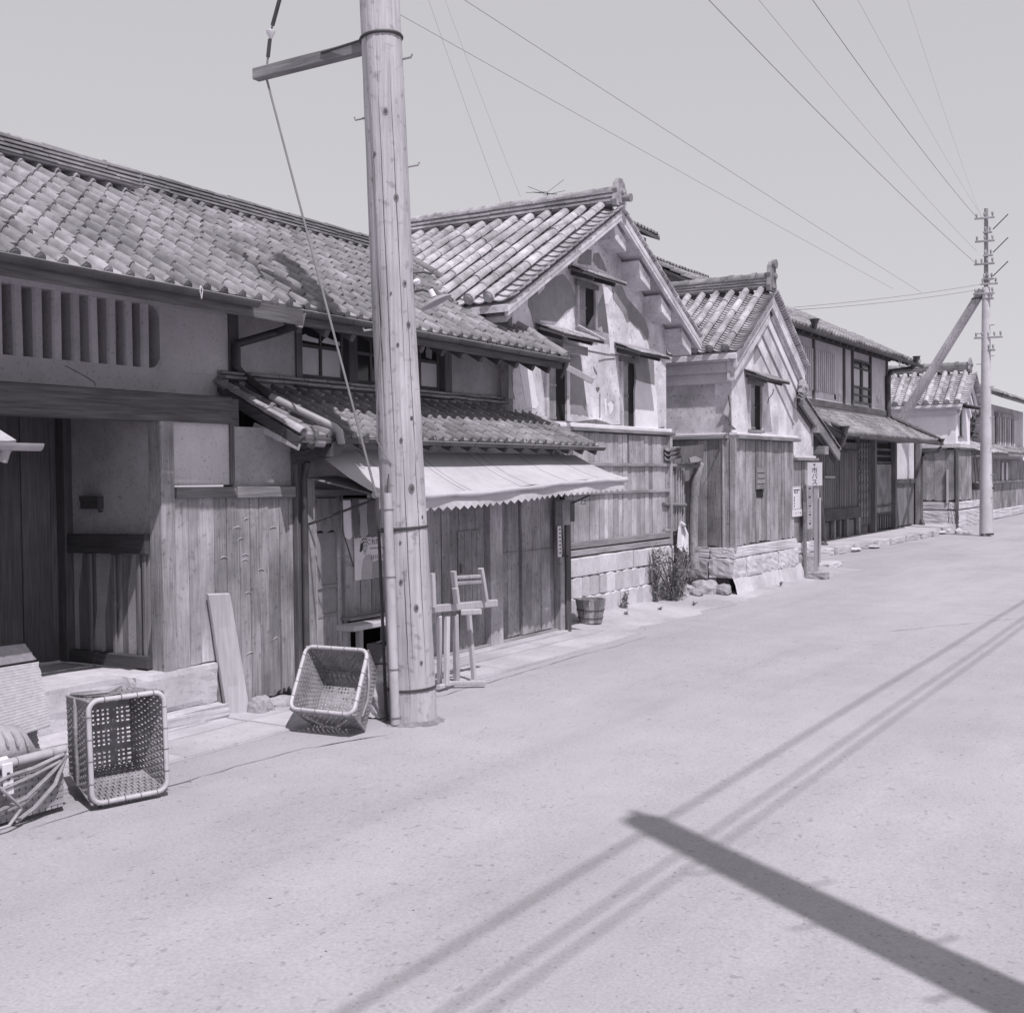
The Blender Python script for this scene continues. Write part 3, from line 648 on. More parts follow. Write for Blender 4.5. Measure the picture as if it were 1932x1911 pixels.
bar('barge_board', 'new_wood', B_, V((-6.33, LY0-.025, 2.10)), V((-5.87, LY0-.025, 1.925)), .018, .05)
for k in range(16):
    y = LY0+.1+k*.295
    bar('rafter', 'dark_x', B_, (LX1+.03, y, LZ1-.1), (LX0+.02, y, LZ0-.1), .04, .045)
# flashing of two courses of flat tiles where the roof meets the wall
t = LY0
while t < LY1-.05:
    l_ = min(.3*rnd(.9, 1.1), LY1-t)
    for k, (dx, dz) in enumerate(((.10, .035), (.06, .075))):
        bar('flashing_tile', 'tile', B_, (XU+dx*.5, t+.003, LZ0+dz+rnd(-.005, .005)), (XU+dx*.5, t+l_-.003, LZ0+dz+rnd(-.005, .005)), dx, .026)
    t += l_
gutter(B_, (LX1+.03, 7.0, 2.0), (LX1+.03, LY1+.02, 1.995), .036, 8)
MB().prism([onx(cM(*p), -5.86) for p in ((1040, 270), (1160, 200), (1110, 380), (1010, 385))], (.01, .0, 0)).build('bent_gutter_piece', 'gutter', B_)
MB().half(onx(cM(890, 255), -5.9), onx(cM(975, 260), -5.86), (0, 0, 1), .045, .006, 8).build('broken_gutter_end', 'steel', B_, True)
bar('bracket_beam', 'dark_x', B_, onx(cM(725, 400), XW), onx(cM(1040, 330), -5.9), .06, .1)
# lower storey: wall behind, posts, boards
box('wall_core', 'plaster_tan', B_, XW-.2, XW-.06, 6.53, 10.85, 1.55, 2.06)
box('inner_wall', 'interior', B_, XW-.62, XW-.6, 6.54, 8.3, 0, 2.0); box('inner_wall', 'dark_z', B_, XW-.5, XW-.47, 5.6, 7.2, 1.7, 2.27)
bar('post', 'dark_z', B_, (XW+.01, 6.555, 0), (XW+.01, 6.555, 1.98), .06, .075, up=(1, 0, 0))
bar('post', 'wood_light_z', B_, (XW+.02, 6.655, 0.02), (XW+.02, 6.655, 1.9), .10, .1, up=(1, 0, 0))
tube('rain_pipe', 'gutter', B_, [(XW+.09, 6.56, .05), (XW+.09, 6.56, 1.7), (XW+.13, 6.56, 1.82)], .024, 8)
gx = XW+.03
bar('door_head', 'wood_y', B_, (gx, 6.7, 1.585), (gx, 8.2, 1.57), .07, .05)
dr = box('glazed_door', 'wood_light_z', B_, gx-.02, gx+.006, 6.72, 7.0, .05, .592)
box('stile', 'wood_light_z', dr, gx-.022, gx+.014, 6.715, 6.745, .05, 1.55); box('stile', 'wood_light_z', dr, gx-.022, gx+.014, 6.985, 7.03, .05, 1.55)
for z in (.60, .83, 1.555): box('door_rail', 'wood_y', dr, gx-.022, gx+.012, 6.747, 6.983, z-.012, z+.012)
for z0, z1 in ((.613, .817), (.843, 1.26), ): box('pane', 'frosted' if z0 > 2 else 'ink_grey', dr, gx-.006, gx-.002, 6.747, 6.983, z0, z1)
box('pane', 'glass', dr, gx-.006, gx-.002, 6.747, 6.983, 1.262, 1.543)
# hanging cloth pinned over the top of the door, lower edge waved
cv = []
for i in range(13):
    y = 6.745+.24*i/12
    for z in (1.27+.012*math.sin(i*.9), 1.36, 1.45, 1.535): cv.append((gx+.012+.008*math.sin(i*1.1+z*9), y, z))
MB().add(cv, [(i*4+j, i*4+j+1, (i+1)*4+j+1, (i+1)*4+j) for i in range(12) for j in range(3)]).build('door_cloth', 'cloth_grey', dr, True)
SCX = -6.12
ya = onx(cM(1150, 1300), SCX).y; yb = 7.93; zs_ = onx(cM(1200, 1700), SCX).z; zh_ = 1.5
case = box('show_case', 'wood_light_z', B_, XW-.2, SCX-.02, ya+.02, yb, zs_+.01, zh_)
box('case_board', 'wood_light_z', case, SCX-.02, SCX, ya, onx(cM(1270, 1500), SCX).y, zs_+.012, zh_)
box('case_side', 'wood_light_z', case, XW-.1, SCX-.002, ya-.012, ya+.018, zs_+.012, zh_)
planks(case, 'wood_z', (SCX-.004, onx(cM(1275, 1500), SCX).y, 0), (0, 1, 0), (1, 0, 0), .62, zs_+.02, zh_, .13, name='case_panel', jz=.002, th=.015)
bar('case_sill', 'wood_y', case, (SCX+.02, ya-.03, zs_), (SCX+.02, yb, zs_-.005), .12, .022)
for y in (ya+.04, yb-.05): bar('case_leg', 'wood_z', case, (SCX-.06, y, 0), (SCX-.06, y, zs_-.012), .05, .05, up=(1, 0, 0))
# boarded front right of the pole
DX = XW-.05
planks(B_, 'wood_z', (DX, 7.94, 0), (0, 1, 0), (1, 0, 0), 1.30, .035, 1.8, .145, name='front_board', th=.022, jz=.004, wj=.12)
hd = box('wicket', 'wood_z', B_, DX, DX+.016, 8.78, 9.15, .45, 1.18)
for y in (8.88, 9.0, 9.08): box('wicket_groove', 'dark_z', hd, DX+.016, DX+.018, y, y+.004, .46, 1.17)
box('wicket_handle', 'dark_z', hd, DX+.016, DX+.03, 8.80, 8.825, .78, .87)
bar('front_post', 'wood_light_z', B_, (DX+.02, 9.355, .03), (DX+.02, 9.355, 1.8), .22, .1, up=(1, 0, 0))
for y0, y1, dx in ((9.47, 9.885, 0), (9.89, 10.54, .03)):
    sd_ = box('sliding_door', 'wood_z', B_, DX-.05+dx, DX-.03+dx, y0, y1, .05, 1.8)
    planks(sd_, 'wood_z', (DX-.008+dx, y0, 0), (0, 1, 0), (1, 0, 0), y1-y0, .06, 1.8, .2, name='door_panel', jz=.001, th=.02, wj=.1)
    box('door_rail', 'wood_y', sd_, DX-.01+dx, DX+.004+dx, y0+.02, y1-.02, .92, .925)
bar('threshold', 'concrete', B_, (DX+.06, 7.9, .012), (DX+.06, 10.6, .012), .2, .05)
bar('threshold', 'wood_y', B_, (DX+.02, 7.92, .045), (DX+.02, 10.55, .045), .07, .02)
bar('corner_post', 'wood_z', B_, (XW+.0, 10.60, 0), (XW+.0, 10.60, 1.95), .09, .09, up=(1, 0, 0))
bar('corner_post', 'dark_z', B_, (XW+.02, 10.72, 0), (XW+.02, 10.72, 1.2), .1, .07, up=(1, 0, 0))
box('side_wall', 'wood_x', B_, XW-1.2, XW-.05, 10.56, 10.66, 0, 2.0)
# points for the sunlit zigzag at the foot of the doors, not drawn
zz_ = [V((DX-.003+.04, 9.9+.62*i/18, (.07 if i % 2 else .15)+rnd(-.02, .03))) for i in range(19)]

# ------------------------------------------------------------------ awning over the shop front
AW = thing('awning', 'pale canvas awning with zigzag valance over the boarded shop front', 'awning', (-5.8, 8.8, 1.6))
AY0, AY1, AXF, AXT = 6.69, 10.82, -5.52, -6.12
def AZ(y):
    t = (y-AY0)/(AY1-AY0); return 1.585-.06*math.sin(min(1, t*1.35)*math.pi)*(1-t)+.085*t
av = []; ny, nxx = 48, 10
for i in range(ny+1):
    y = AY0+(AY1-AY0)*i/ny
    for j in range(nxx+1):
        t = j/nxx; x = AXT+(AXF-AXT)*t; zt2 = 1.92; zf = AZ(y); z = zt2+(zf-zt2)*t-.025*math.sin(math.pi*t)+.004*math.sin(i*.55)*t+.002*math.sin(i*1.7+j*.6)*t+.0015*math.sin(j*1.9+i*.23)
        av.append((x, y, z))
MB().add(av, [(i*(nxx+1)+j, i*(nxx+1)+j+1, (i+1)*(nxx+1)+j+1, (i+1)*(nxx+1)+j) for i in range(ny) for j in range(nxx)]).build('canvas', 'canvas', AW, True)
for ky in (.13, .3, .33, .52, .56, .72, .88):
    i_ = int(ky*ny); MB().tube([V(av[i_*(nxx+1)+j])+V((0, 0, .002)) for j in range(nxx+1)], .0022, 4).build('seam', 'cloth_grey', AW)
pts = [V((AXF+.01, AY0-.02+(AY1-AY0+.04)*i/24, AZ(AY0+(AY1-AY0)*i/24)-.02+.005*math.sin(i*1.3))) for i in range(25)]
tube('front_roll', 'canvas', AW, pts, [.024+.006*math.sin(i*1.9) for i in range(25)], 8)
vv = []; nz_ = 76
for i in range(nz_+1):
    y = AY0+.02+(AY1-AY0-.04)*i/nz_; top = AZ(y)-.035
    vv += [(AXF-.005, y, top), (AXF+.01*math.sin(i*.35), y, top-.05), (AXF+.004+.016*math.sin(i*.35), y, top-(.078 if i % 2 else .112))]
MB().add(vv, [(i*3+j, i*3+j+1, (i+1)*3+j+1, (i+1)*3+j) for i in range(nz_) for j in range(2)]).build('valance', 'canvas', AW)
a0_ = onx(cM(850, 935), -6.12); a1_ = onx(cM(1380, 735), AXF-.02)
tube('awning_arm', 'iron', AW, [a0_, a1_], .010, 8)
tube('awning_arm', 'iron', AW, [onx(cH(1290, 890), -6.0), onx(cH(1410, 835), AXF-.02)], .010, 8)
for a_ in (a0_.lerp(a1_, .27), onx(cH(1360, 868), -5.75)): tube('arm_catch', 'iron', AW, [a_, a_+V((-.02, 0, -.045)), a_+V((.035, .0, -.045)), a_+V((.03, 0, 0))], .005, 6)
sp = [onx(cM(835, 560), -6.12), onx(cM(1390, 700), AXF-.03)]
MB().prism([sp[0], sp[1], sp[1]+V((0, .35, .012)), sp[0]+V((0, .35, .012))], (0, 0, .007)).build('side_shelf', 'wood_light_z', AW)
bar('front_bar', 'wood_y', AW, (AXF-.06, AY0, AZ(AY0)-.03), (AXF-.06, AY1, AZ(AY1)-.03), .025, .025)
# striped scalloped curtain under the near end of the awning
SC = thing('striped_curtain', 'short dark and pale striped scalloped curtain hanging under the awning', 'curtain', (-5.9, 7.2, 1.2))
CX = -5.9
c0_ = onx(cM(1125, 740), CX); cz0 = onx(cM(1280, 1040), CX).z; cw_ = (onx(cM(1430, 1000), CX).y-onx(cM(1170, 1000), CX).y)/4
tube('curtain_rod', 'iron', SC, [(CX, c0_.y-.03, c0_.z+.01), (CX, c0_.y+.9, c0_.z)], .007, 6)
for k in range(9):
    y0 = c0_.y+k*cw_; n = 7; q = []
    for i in range(n):
        t = i/(n-1); yb_ = y0+cw_*.97*t; zb = cz0+.02-.03*math.sin(math.pi*t)
        q += [(CX+.01*math.sin(k*2+t*3), yb_, c0_.z), (CX+.005+.012*math.sin(k*1.3+t*3), yb_, (c0_.z+cz0)/2), (CX+.01+.014*math.sin(k*1.7+t*3), yb_, zb)]
    MB().add(q, [(i*3+j, i*3+j+1, (i+1)*3+j+1, (i+1)*3+j) for i in range(n-1) for j in range(2)]).build('stripe', 'cloth_white' if k == 0 else ('cloth_grey', 'cloth_dark')[k % 2], SC, True)
tube('cord', 'iron', SC, [onx(cM(1120, 690), CX+.02), onx(cM(1130, 1000), CX+.03), onx(cM(1215, 1280), SCX+.01)], .006, 5)

def glyphs(text, size, name, mt, parent, o, ux, uz, th=.002):
    """flat lettering lying in the plane of ux / uz with its lower left corner at o"""
    cu = bpy.data.curves.new(name, 'FONT'); cu.body = text; cu.size = size; cu.resolution_u = 3
    ob = bpy.data.objects.new(name, cu); col.objects.link(ob)
    dg = bpy.context.evaluated_depsgraph_get(); me = bpy.data.meshes.new_from_object(ob.evaluated_get(dg))
    bpy.data.objects.remove(ob)
    if not len(me.vertices): return None
    ux = V(ux).normalized(); uz = V(uz).normalized(); nn = ux.cross(uz)
    co = [V(o)+ux*v.co.x+uz*v.co.y+nn*th for v in me.vertices]; fs = [tuple(p.vertices) for p in me.polygons]
    bpy.data.meshes.remove(me)
    return MB().add(co, fs).build(name, mt, parent)

# poster of a smiling woman (flat print on paper)
PO = thing('poster', 'torn edged advertising poster of a woman in a headband pinned on the boards', 'poster', (SCX+.01, 7.1, .9))
px_ = SCX+.006; pa_, pb_ = onx(cM(1218, 1052), px_), onx(cM(1475, 1365), px_); py0, py1, pz0, pz1 = pa_.y, pb_.y, pb_.z, pa_.z
MB().prism([V((px_, py0, pz0)), V((px_, py1, pz0+.01)), V((px_, py1, pz1)), V((px_, py0, pz1+.003))], (.003, 0, 0)).build('sheet', 'paper', PO)
def pp_(name, mt, pts, k=1): MB().prism([V((px_+.003*1, py0+(py1-py0)*a, pz0+(pz1-pz0)*b)) for a, b in pts], (.0008*k, 0, 0)).build(name, mt, PO)
pp_('print_dress', 'ink_pale', [(.2, .0), (.22, .3), (.28, .5), (.36, .58), (.5, .6), (.6, .5), (.62, .2), (.6, 0)])
pp_('print_ground', 'ink_grey', [(.55, .02), (.97, .04), (.97, .4), (.8, .44), (.66, .42), (.56, .38)], 1.4)
pp_('print_hair', 'ink', [(.16, .68), (.2, .9), (.28, .99), (.4, .97), (.43, .86), (.38, .9), (.28, .86), (.26, .72), (.2, .66)], 1.8)
pp_('print_face', 'ink_pale', [(.27, .7), (.27, .86), (.32, .91), (.39, .89), (.42, .78), (.38, .66), (.36, .58), (.3, .6)], 2.2)
pp_('print_headband', 'paper', [(.2, .9), (.3, .965), (.42, .93), (.41, .905), (.3, .93), (.22, .87)], 2.8)
for a, b, w in ((.29, .8, .04), (.36, .8, .04), (.31, .68, .06)): pp_('print_feature', 'ink', [(a, b), (a+w, b), (a+w, b+.015), (a, b+.015)], 3)
glyphs('これだ', .054, 'lettering', 'ink', PO, (px_+.004, py0+.16, pz0+(pz1-pz0)*.83), (0, 1, 0), (0, 0, 1))
for k in range(8): pp_('print_line', 'ink', [(.5+k*.055, .715), (.53+k*.055, .715), (.535+k*.055, .745), (.5+k*.055, .745)], 1.5)
for k in range(7): pp_('print_blade', 'ink_grey', [(.52+k*.06, .46), (.55+k*.06, .46), (.56+k*.06, .56), (.53+k*.06, .57)], 1.6)
# bench with crates behind the pole
BN = thing('work_bench', 'rough bench standing in front of the shop beside the pole', 'bench', (-5.85, 7.4, 0))
bt0 = onx(cQ(118, 1348), -5.78); bt1 = V((-5.78, bt0.y+.75, bt0.z))
bar('bench_top', 'new_wood', BN, bt0+V((-.07, 0, 0)), bt1+V((-.07, 0, 0)), .18, .04)
for y in (bt0.y+.1, bt1.y-.1):
    for x in (-5.92, -5.79): bar('leg', 'wood_light_z', BN, (x, y, .0), (x, y, bt0.z-.02), .045, .05, up=(1, 0, 0))
for k, (y, z) in enumerate(((7.32, 0.012), (7.55, 0.012), (7.32, .178))):
    cr_ = thing('crate', ['slatted crate under the bench with worn print', 'slatted crate standing beside the bench leg', 'slatted crate stacked on another under the bench'][k], 'crate', (-5.95, y, z), 'crates under the bench')
    box('crate_floor', 'wood_y', cr_, -6.06, -5.84, y-.095, y+.095, z, z+.015)
    for q in range(3): box('slat', 'wood_y', cr_, -5.852, -5.84, y-.1, y+.1, z+.016+q*.048, z+.058+q*.048); box('slat', 'wood_y', cr_, -6.06, -6.048, y-.1, y+.1, z+.016+q*.048, z+.058+q*.048)
    for s_ in (-1, 1): box('crate_end', 'wood_x', cr_, -6.047, -5.853, y+s_*.094-.006, y+s_*.094+.006, z+.016, z+.158)
    if k == 0:
        for q in range(6): box('print_mark', 'ink', cr_, -5.8398, -5.8392, y-.07+q*.022, y-.058+q*.022, z+.12, z+.138)
# meter box and name board on the shop corner
mbx = thing('meter_box', 'wooden box with a side flap fixed high on the shop corner post', 'box', (XW+.09, 10.56, 1.22))
box('case', 'wood_z', mbx, XW+.046, XW+.13, 10.46, 10.62, 1.17, 1.42); box('flap', 'dark_z', mbx, XW+.05, XW+.13, 10.625, 10.72, 1.2, 1.43)
box('top_board', 'wood_y', mbx, XW+.046, XW+.145, 10.45, 10.63, 1.42, 1.44); tube('fitting', 'iron', mbx, [(XW+.09, 10.53, 1.44), (XW+.09, 10.53, 1.55)], .03, 8)
nb = thing('name_board', 'narrow pale name board on the shop corner post', 'sign', (XW+.06, 10.52, .85))
box('board', 'paper', nb, XW+.047, XW+.06, 10.485, 10.55, .83, 1.16)
for q in range(7): box('print_mark', 'ink', nb, XW+.0602, XW+.0608, 10.505+.004*(q % 2), 10.535, .86+q*.042, .882+q*.042)
tube('wire_loop', 'iron', B_, [V((XW+.05, 10.58, 1.17)), V((XW+.06, 10.6, .85)), V((XW+.07, 10.63, .80)), V((XW+.07, 10.68, .82)), V((XW+.06, 10.64, .85)), V((XW+.05, 10.59, .83))], .006, 5)
# tub beside the shop corner
TBN = thing('wooden_tub', 'grey wooden tub of staves standing on the verge by the shop corner', 'tub', (-6.22, 11.33, .03))
for k in range(16):
    a0 = 2*math.pi*k/16; a1 = 2*math.pi*(k+.96)/16; c0 = V((-6.22, 11.33, .03)); rb, rt, hh = .13, .175, .27
    dv = lambda a, r, z: c0+V((math.cos(a)*r, math.sin(a)*r, z))
    MB().hexa([dv(a0, rb-.015, 0), dv(a1, rb-.015, 0), dv(a1, rb, 0), dv(a0, rb, 0), dv(a0, rt-.015, hh+rnd(-.004, .004)), dv(a1, rt-.015, hh), dv(a1, rt, hh), dv(a0, rt, hh)]).build('stave', 'wood_z', TBN)
for z, r in ((.06, .143), (.15, .158)): tube('hoop', 'iron', TBN, [c0+V((math.cos(a)*r, math.sin(a)*r, z)) for a in [2*math.pi*i/18 for i in range(18)]], .006, 5, closed=True)
MB().prism([c0+V((math.cos(a)*.13, math.sin(a)*.13, .02)) for a in [2*math.pi*i/14 for i in range(14)]], (0, 0, .02)).build('tub_floor', 'wood_y', TBN)
# leaning board, rock, rough stone block
LB = thing('leaning_board', 'clean pale plank leaning against the boarded wall', 'plank', (-6.1, 5.82, 0))
bl = gnd(cN(150, 855)); brr = gnd(cN(300, 840)); tl = onx(cN(25, 65), XW+.045); tr = onx(cN(168, 60), XW+.045)
MB().hexa([bl, brr, brr+V((-.03, 0, .004)), bl+V((-.03, 0, .004)), tl, tr, tr+V((-.022, 0, .01)), tl+V((-.022, 0, .01))]).build('plank', 'new_wood', LB)
def rock(name, mt, c, sx, sy, sz, seed, parent=None, label=None, cat='stone', group=None):
    from mathutils import noise as mn
    bm = bmesh.new(); bmesh.ops.create_icosphere(bm, subdivisions=3, radius=1)
    for v in bm.verts:
        q_ = v.co.copy(); f = 1+.28*mn.noise(q_*1.1+V((seed*3.1, 0, 0)))+.14*mn.noise(q_*2.7+V((0, seed*1.7, 0)))+.06*mn.noise(q_*7+V((seed, 0, 3)))
        k_ = max(abs(q_.x), abs(q_.y), abs(q_.z)); f *= (.72+.28/k_*.75)
        v.co = V((q_.x*sx*f, q_.y*sy*f, max(-.35, q_.z)*sz*f))
    me = bpy.data.meshes.new(name); bm.to_mesh(me); bm.free(); me.materials.append(MT[mt])
    o = link(name, me, parent, Matrix.Translation(V(c)))
    if label: tag(o, label, cat, group)
    return o
rock('field_stone', 'stone', (-6.02, 5.98, .03), .08, .1, .09, 3, None, 'rounded stone on the ground at the foot of the leaning plank')
rock('field_stone', 'stone', (-6.06, 6.2, .015), .09, .16, .06, 5, None, 'flat stone under the rotten ends of the wall boards')
o = rough_block('stone_block', 'stone_pale', None, -5.33, -5.12, 6.22, 6.45, -.01, .245, .014, 5); tag(o, 'rough upright stone block between the open basket and the pole', 'stone')

# ------------------------------------------------------------------ wooden trestle
TR = thing('trestle', 'wooden trestle frame with two uprights and rungs standing before the boarded front', 'trestle', (-5.4, 7.7, 0))
TX = -5.42
q = lambda x, y, X=TX: onx(cQ(x, y), X)
bar('beam', 'new_wood', TR, q(590, 1208), q(1222, 1148), .045, .062)
for a, b in (((1108, 882), (1148, 1135)), ((897, 905), (925, 1145))): bar('upright', 'new_wood', TR, q(*a, TX+.05), q(*b, TX+.05), .035, .048, up=(1, 0, 0))
bar('upright', 'new_wood', TR, q(912, 1035, TX+.08), q(925, 1150, TX+.08), .03, .055, up=(1, 0, 0))
bar('upright', 'new_wood', TR, q(735, 920, TX+.03), q(745, 1180, TX+.03), .04, .04, up=(1, 0, 0))
for y in (950, 995): bar('rung', 'wood_light_z', TR, q(900, y+4, TX+.045), q(1120, y-8, TX+.045), .02, .03)
bar('cross_piece', 'new_wood', TR, q(965, 1220, TX+.05), q(1110, 1213, TX+.2), .05, .045)
def leg(px0, px1, X0, w=.04):
    a = onx(cQ(*px0), X0); b = gnd(cQ(*px1)); b.z = .02
    bar('leg', 'new_wood', TR, a, b, w*.85, .04, up=(1, 0, 0))
leg((1018, 1240), (1057, 1752), TX+.03); leg((912, 1240), (925, 1752), TX, .06); leg((790, 1250), (793, 1780), TX)
leg((850, 1250), (845, 1800), TX, .05)
f1 = gnd(cQ(780, 1815)); f2 = gnd(cQ(878, 1783)); f3 = gnd(cQ(1145, 1778))
for a, b in ((f1, f2), (f2, f3)): a = a.copy(); b = b.copy(); a.z = b.z = .02; bar('foot', 'new_wood', TR, a, b, .04, .035)

# ================================================================== near pole
PB = V((-4.89, 6.32, 0)); PT = PB+V((-.14, -.092, 4.84)); PTOP = PB+(PT-PB)*1.52
pdir = (PT-PB)/4.84
PL = thing('utility_pole', 'thick weathered wooden utility pole with wooden strut arm standing by the awning', 'utility pole', PB)
pr_ = lambda z: .166-.0057*z
mb = MB(); n = 20; zs = [-.1+.12*i for i in range(63)]; rr = random.Random(4)
for z in zs:
    c = PB+pdir*z
    for j in range(n):
        a = 2*math.pi*j/n; r = pr_(z)*(1+.012*math.sin(3*a+z*1.1)+.008*math.sin(7*a+z*2.3)+rr.uniform(-.006, .006)); mb.v.append(c+V((math.cos(a)*r, math.sin(a)*r, 0)))
for i in range(len(zs)-1):
    for j in range(n): mb.f.append((i*n+j, i*n+(j+1) % n, (i+1)*n+(j+1) % n, (i+1)*n+j))
mb.f.append(tuple(len(mb.v)-n+j for j in range(n)))
mb.build('shaft', 'pole_wood', PL, True)
sk = MB(); rr = random.Random(12); vs = []
for i in range(28):
    a = 2*math.pi*i/28; r1 = .15; r2 = .175+rr.uniform(0, .02); r3 = .2+rr.uniform(0, .09)
    vs += [(PB.x+math.cos(a)*r1, PB.y+math.sin(a)*r1, .02+rr.uniform(-.006, .01)), (PB.x+math.cos(a)*r2, PB.y+math.sin(a)*r2, .004+rr.uniform(-.004, .006)), (PB.x+math.cos(a)*r3, PB.y+math.sin(a)*r3, -.03)]
sk.add(vs, [(i*3+j, i*3+j+1, ((i+1) % 28)*3+j+1, ((i+1) % 28)*3+j) for i in range(28) for j in range(2)]).build('soil_collar', 'dirt', road, True)
tocam = V((CAM.x-PB.x, CAM.y-PB.y, 0)).normalized(); pside = V((0, 0, 1)).cross(tocam)   # pside points to the right in the picture
def pole_pt(z, off, out=0):    # point on the camera side of the shaft, off = -1..1 across
    r = pr_(z)+out; return PB+pdir*z+pside*(r*off)+tocam*(r*math.sqrt(max(0, 1-off*off)))
# knots and long drying cracks
for z, off, s_ in ((4.18, .05, 1), (3.6, .35, 1.1), (3.02, .55, 1), (2.74, .62, 1), (2.6, .1, .6), (2.1, .55, .7), (1.95, .05, .7), (1.62, .4, 1.3), (1.25, -.2, .5), (.98, -.25, .8), (.80, .35, 1), (.42, .45, .6), (3.9, -.55, .6), (2.95, -.1, .5), (1.42, .8, .6)):
    p = pole_pt(z, off, -.004); d = (p-(PB+pdir*z)); d.z = 0; d.normalize(); s2 = V((0, 0, 1)).cross(d)
    ring = [p+s2*math.cos(a)*.017*s_+V((0, 0, math.sin(a)*.026*s_)) for a in [2*math.pi*k/10 for k in range(10)]]
    MB().prism(ring, d*.007).build('knot', 'bamboo_dark', PL)
    ring = [p+s2*math.cos(a)*.008*s_+V((0, 0, math.sin(a)*.013*s_))+d*.003 for a in [2*math.pi*k/8 for k in range(8)]]
    MB().prism(ring, d*.006).build('knot', 'iron', PL)
for off, z0, z1 in ((-.25, 1.5, 4.9), (-.62, 1.9, 4.1), (.1, .3, 2.1), (.62, .2, 3.2), (-.1, .2, 1.2), (.35, 2.2, 4.6)):
    w = .0022; pts_l = []; pts_r = []
    k = 14
    for i in range(k+1):
        z = z0+(z1-z0)*i/k; o2 = off+.008*math.sin(i*1.7+off*9); ww = w*math.sin(math.pi*min(1, max(.05, i/k)))
        pts_l.append(pole_pt(z, o2-ww/pr_(z), .0015)); pts_r.append(pole_pt(z, o2+ww/pr_(z), .0015))
    MB().add(pts_l+pts_r, [(i, i+1, k+1+i+1, k+1+i) for i in range(k)]).build('crack', 'iron', PL)
def wrap(z, r, mt, tilt=0, name='band', k=24, extra=.003):
    return tube(name, mt, PL, [PB+pdir*z+V((math.cos(a)*(pr_(z)+extra), math.sin(a)*(pr_(z)+extra), tilt*math.sin(a+1))) for a in [2*math.pi*i/k for i in range(k)]], r, 6, closed=True)
wrap(4.72, .012, 'iron', .012); wrap(1.347, .008, 'wire', .01); wrap(1.335, .006, 'wire', .016); wrap(.232, .006, 'wire', .01); wrap(.222, .005, 'wire', .006)
def bolt(px0, px1, px2):
    n_ = V((FW.x, FW.y, 0))
    def onp(p): r = ray(p); return CAM+r*(n_.dot(PB-CAM)/n_.dot(r))
    tube('step_bolt', 'steel', PL, [onp(px0), onp(px1), onp(px2)], .008, 6)
bolt(cP(1540, 425), cP(1650, 400), cP(1662, 372)); bolt(cP(1215, 968), cP(1130, 985), cP(1125, 960)); bolt(cP(1600, 1425), cP(1715, 1405), cP(1728, 1378)); bolt(c2(1380, 782), c2(1300, 790), c2(1295, 768))
arm0 = V((-5.0, 6.25, 4.70)); arm1 = ony(cP(205, 565), 6.25)
bar('strut_arm', 'wood_x', PL, arm0, arm1, .075, .085)
tube('strut_brace', 'iron', PL, [PB+pdir*4.72+V((-.13, -.06, 0)), arm0.lerp(arm1, .45)+V((0, -.04, .02))], .009, 6)
# stay wire over the strut, insulator, bamboo guard
GW = thing('stay_wire', 'steel stay wire with insulator running from the strut arm to a split bamboo guard', 'wire', (-5.05, 6.17, 0))
gt = ony(cP(342, 165), 6.25); gtop = PB+pdir*7.1
ga = ony(cP(305, 500), 6.25); gb2 = V((-5.07, 6.17, 1.56))
tube('cable', 'wire_pale', GW, [gtop, gt], .008, 6); tube('splice', 'iron', GW, [gt.lerp(gtop, .02), gt.lerp(gtop, .12)], .016, 6)
tube('insulator', 'porcelain', GW, [gt+V((0, 0, .02)), gt+V((0, 0, .005)), gt+V((0, 0, -.015)), gt+V((0, 0, -.05))], [.012, .036, .03, .01], 10)
tube('splice', 'iron', GW, [gt.lerp(ga, .2), gt.lerp(ga, .7)], .015, 6)
tube('cable', 'wire_pale', GW, [gt, ga], .008, 6); tube('cable', 'wire_pale', GW, [ga+V((0, 0, -.09)), gb2], .0085, 6)
tube('cable', 'iron', GW, [gb2, V((-5.06, 6.18, 1.2)), V((-5.035, 6.2, 0))], .012, 6)
bgm = []
n_ = V((FW.x, FW.y, 0))
def onp(p, dd=0): r = ray(p); return CAM+r*((n_.dot(PB-CAM)+dd)/n_.dot(r))
b1 = onp((731, 930), -.15); b0 = onp((744, 1300), -.15); b0 = b1+(b0-b1)*(b1.z/(b1.z-b0.z))
MB().half(b0, b1, tocam, .033, .007, 8, down=False).build('bamboo_guard', 'bamboo', GW, True)
for t in (.03, .24, .64, .93):
    p = b0.lerp(b1, t); tube('bamboo_node', 'bamboo_dark', GW, [p+pside*.035*math.cos(a)+tocam*.035*math.sin(a) for a in [math.pi*i/8 for i in range(9)]], .004, 5)
tube('tie', 'wire', GW, [b1+V((0, 0, -.02)), pole_pt(1.72, -.55, .01), pole_pt(1.62, -.6, .01), b1+V((0, 0, -.05))], .004, 5)
tube('lead_wire', 'wire_pale', PL, [pole_pt(4.7, -.72, .004), pole_pt(3.6, -.62, .004), pole_pt(3.2, -.58, .01), pole_pt(2.75, -.55, .006), pole_pt(2.2, -.85, .02), pole_pt(1.95, -.86, .03), pole_pt(1.83, -.6, .006), pole_pt(1.79, -.4, .005)], .004, 5)
